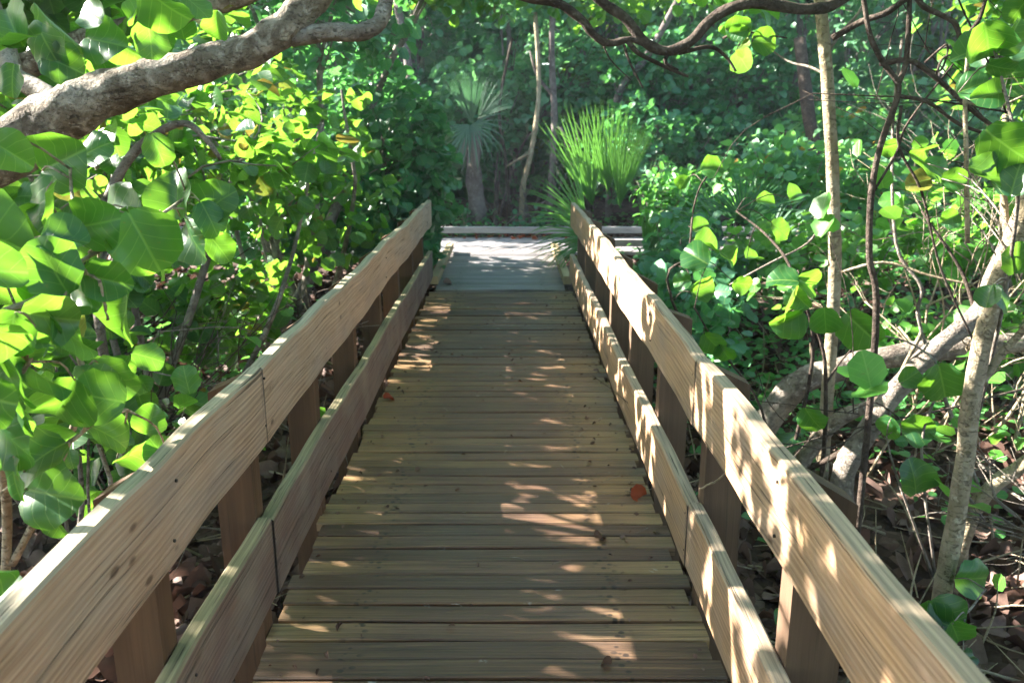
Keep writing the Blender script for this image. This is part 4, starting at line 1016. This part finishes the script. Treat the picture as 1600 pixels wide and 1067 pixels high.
# ---- understory stuff
def scatter_xy(n, x0, x1, y0, y1):
    x = R.uniform(x0, x1, n); y = R.uniform(y0, y1, n); return x, y
def litter():
    x1, y1 = scatter_xy(17000, -5.5, 6.5, -.5, 9.5); x2, y2 = scatter_xy(7000, -8, 9, 9, 16)
    x = np.concatenate([x1, x2]); y = np.concatenate([y1, y2])
    k = ~((x > XL - .02) & (x < XR + .02) & (y < 11.4) & (R.random(len(x)) > .15)) & ~((y > 11.2) & (y < 12.95)); x, y = x[k], y[k]
    n = len(x); z = ground_z(x, y) + R.uniform(.002, .045, n)
    a = R.uniform(0, 6.28, n); A = np.stack([np.cos(a), np.sin(a), R.normal(0, .25, n)], 1)
    NN = np.stack([R.normal(0, .42, n), R.normal(0, .42, n), np.ones(n)], 1)
    o = leaves('leaf_litter', MIDL, np.stack([x, y, z], 1), A, NN, R.uniform(.07, .145, n), M['litter'], None, wob=.16, curl=R.uniform(-1.4, 2.2, n), W=R.uniform(.55, 1.05, n)); o['kind'] = 'stuff'
    n = 160; x, y = scatter_xy(n, -1.2, 1.6, 12.62, 14.2); z = np.where(y < 12.75, .03, ground_z(x, y) + .03)
    a = R.uniform(0, 6.28, n)
    o = leaves('orange_litter', LOWL, np.stack([x, y, z], 1), np.stack([np.cos(a), np.sin(a), 0 * a], 1), np.stack([R.normal(0, .4, n), R.normal(-.3, .3, n), np.ones(n)], 1), R.uniform(.07, .13, n), M['red_leaf'], None, curl=R.uniform(-1, 1, n)); o['kind'] = 'stuff'
def crumbs():
    n = 420; x = np.where(R.random(n) < .6, np.where(R.random(n) < .5, XL + .03 + np.abs(R.normal(0, .12, n)), XR - .03 - np.abs(R.normal(0, .12, n))), R.uniform(XL, XR, n)); y = R.uniform(.5, 8.5, n)
    a = R.uniform(0, 6.28, n); A = np.stack([np.cos(a), np.sin(a), 0 * a], 1)
    o = leaves('leaf_crumbs', LOWL, np.stack([x, y, np.full(n, .008)], 1), A, np.stack([R.normal(0, .3, n), R.normal(0, .3, n), np.ones(n)], 1), R.uniform(.008, .03, n), M['litter'], None, curl=R.uniform(-1, 1.5, n), W=R.uniform(.2, .9, n)); o['kind'] = 'stuff'
crumbs()
def deck_twigs():
    T = Tubes()
    for i in range(26):
        x, y, a, L = R.uniform(XL + .05, XR - .05), R.uniform(1.8, 8.4), R.uniform(0, 6.28), R.uniform(.03, .11)
        p = Vector((x, y, .009)); d = Vector((math.cos(a), math.sin(a), 0)) * L
        T.add([p, p + d * .5 + Vector((R.normal(0, .006), R.normal(0, .006), .004)), p + d], .0018, .0012, 5, .1, 3)
    o = T.build('twig_bits', M['bark_grey']); o['kind'] = 'stuff'
deck_twigs()
litter()
def brushwood():
    T = Tubes()
    for i in range(900):
        if i < 260: x, y = R.uniform(-5, -1.15), R.uniform(1.0, 8)
        elif i < 840: x, y = R.uniform(1.1, 5.5), R.uniform(1.0, 7)
        else: x, y = R.uniform(-2, 2.5), R.uniform(13.1, 15.5)
        z = float(ground_z(x, y)) + .02; L = R.uniform(.15, .9); a = R.uniform(0, 6.28)
        el = R.uniform(-.02, .35) if R.random() < .7 else R.uniform(.6, 1.4)
        d = Vector((math.cos(a) * math.cos(el), math.sin(a) * math.cos(el), math.sin(el)))
        e = Vector((x, y, z)) + d * L
        if OW(np.array([[e.x, e.y, max(e.z, .1)]]))[0] == False: continue
        T.add([Vector((x, y, z)), Vector((x, y, z)) + d * L * .5 + Vector(R.normal(0, .03, 3)), e], R.uniform(.003, .011), .002, 5, .05, 3)
    o = T.build('brushwood', M['bark_pale']); o['kind'] = 'stuff'
brushwood()
def undergrowth():
    Cs = []
    for (x0, x1, y0, y1, n, h) in ((1.2, 5.5, 5.0, 10.8, 5200, .30), (1.3, 3.2, 3.6, 5.2, 160, .15), (-5, -2.1, 4.6, 8.5, 2000, .28), (-2.5, 3.5, 13.1, 16, 800, .3), (3, 7, 3.5, 6, 200, .25), (4, 9, 9, 11.2, 1500, .4)):
        nc = n // 22 + 1; cx, cyy = scatter_xy(nc, x0, x1, y0, y1); i = R.integers(0, nc, n)
        x = cx[i] + R.normal(0, .16, n); y = cyy[i] + R.normal(0, .16, n); z = ground_z(x, y) + h * R.random(n) ** 1.3 + .02
        Cs.append(np.stack([x, y, z], 1))
    C = np.concatenate(Cs); C = C[OW(C)]; C = C[~((C[:, 1] > 11.2) & (C[:, 1] < 12.95))]; n = len(C); a = R.uniform(0, 6.28, n)
    o = leaves('undergrowth', LOWL, C, np.stack([np.cos(a), np.sin(a), R.normal(.1, .3, n)], 1), np.stack([R.normal(0, .4, n), R.normal(0, .4, n), np.ones(n)], 1), R.uniform(.035, .085, n), M['weed'], None, curl=R.uniform(-.4, .4, n)); o['kind'] = 'stuff'
undergrowth()

# ---- humid air softening the far thicket
def haze():
    x0, x1, y0, y1, z0, z1 = -950, 950, -950, 950, -2.2, 12.5
    V = [(x, y, z) for z in (z0, z1) for y in (y0, y1) for x in (x0, x1)]
    Q = [(0, 2, 3, 1), (4, 5, 7, 6), (0, 1, 5, 4), (2, 6, 7, 3), (0, 4, 6, 2), (1, 3, 7, 5)]
    m = bpy.data.materials.new('humid_air'); m.use_nodes = True; t = m.node_tree; t.nodes.clear()
    out = t.nodes.new('ShaderNodeOutputMaterial'); v = t.nodes.new('ShaderNodeVolumePrincipled')
    v.inputs['Color'].default_value = (.80, .90, 1.0, 1); v.inputs['Density'].default_value = HAZE; v.inputs['Anisotropy'].default_value = .2
    t.links.new(v.outputs[0], out.inputs['Volume'])
    o = mesh_obj('haze', V, Q, m, None, False); o['kind'] = 'stuff'
HAZE = .0009
if HAZE: haze()
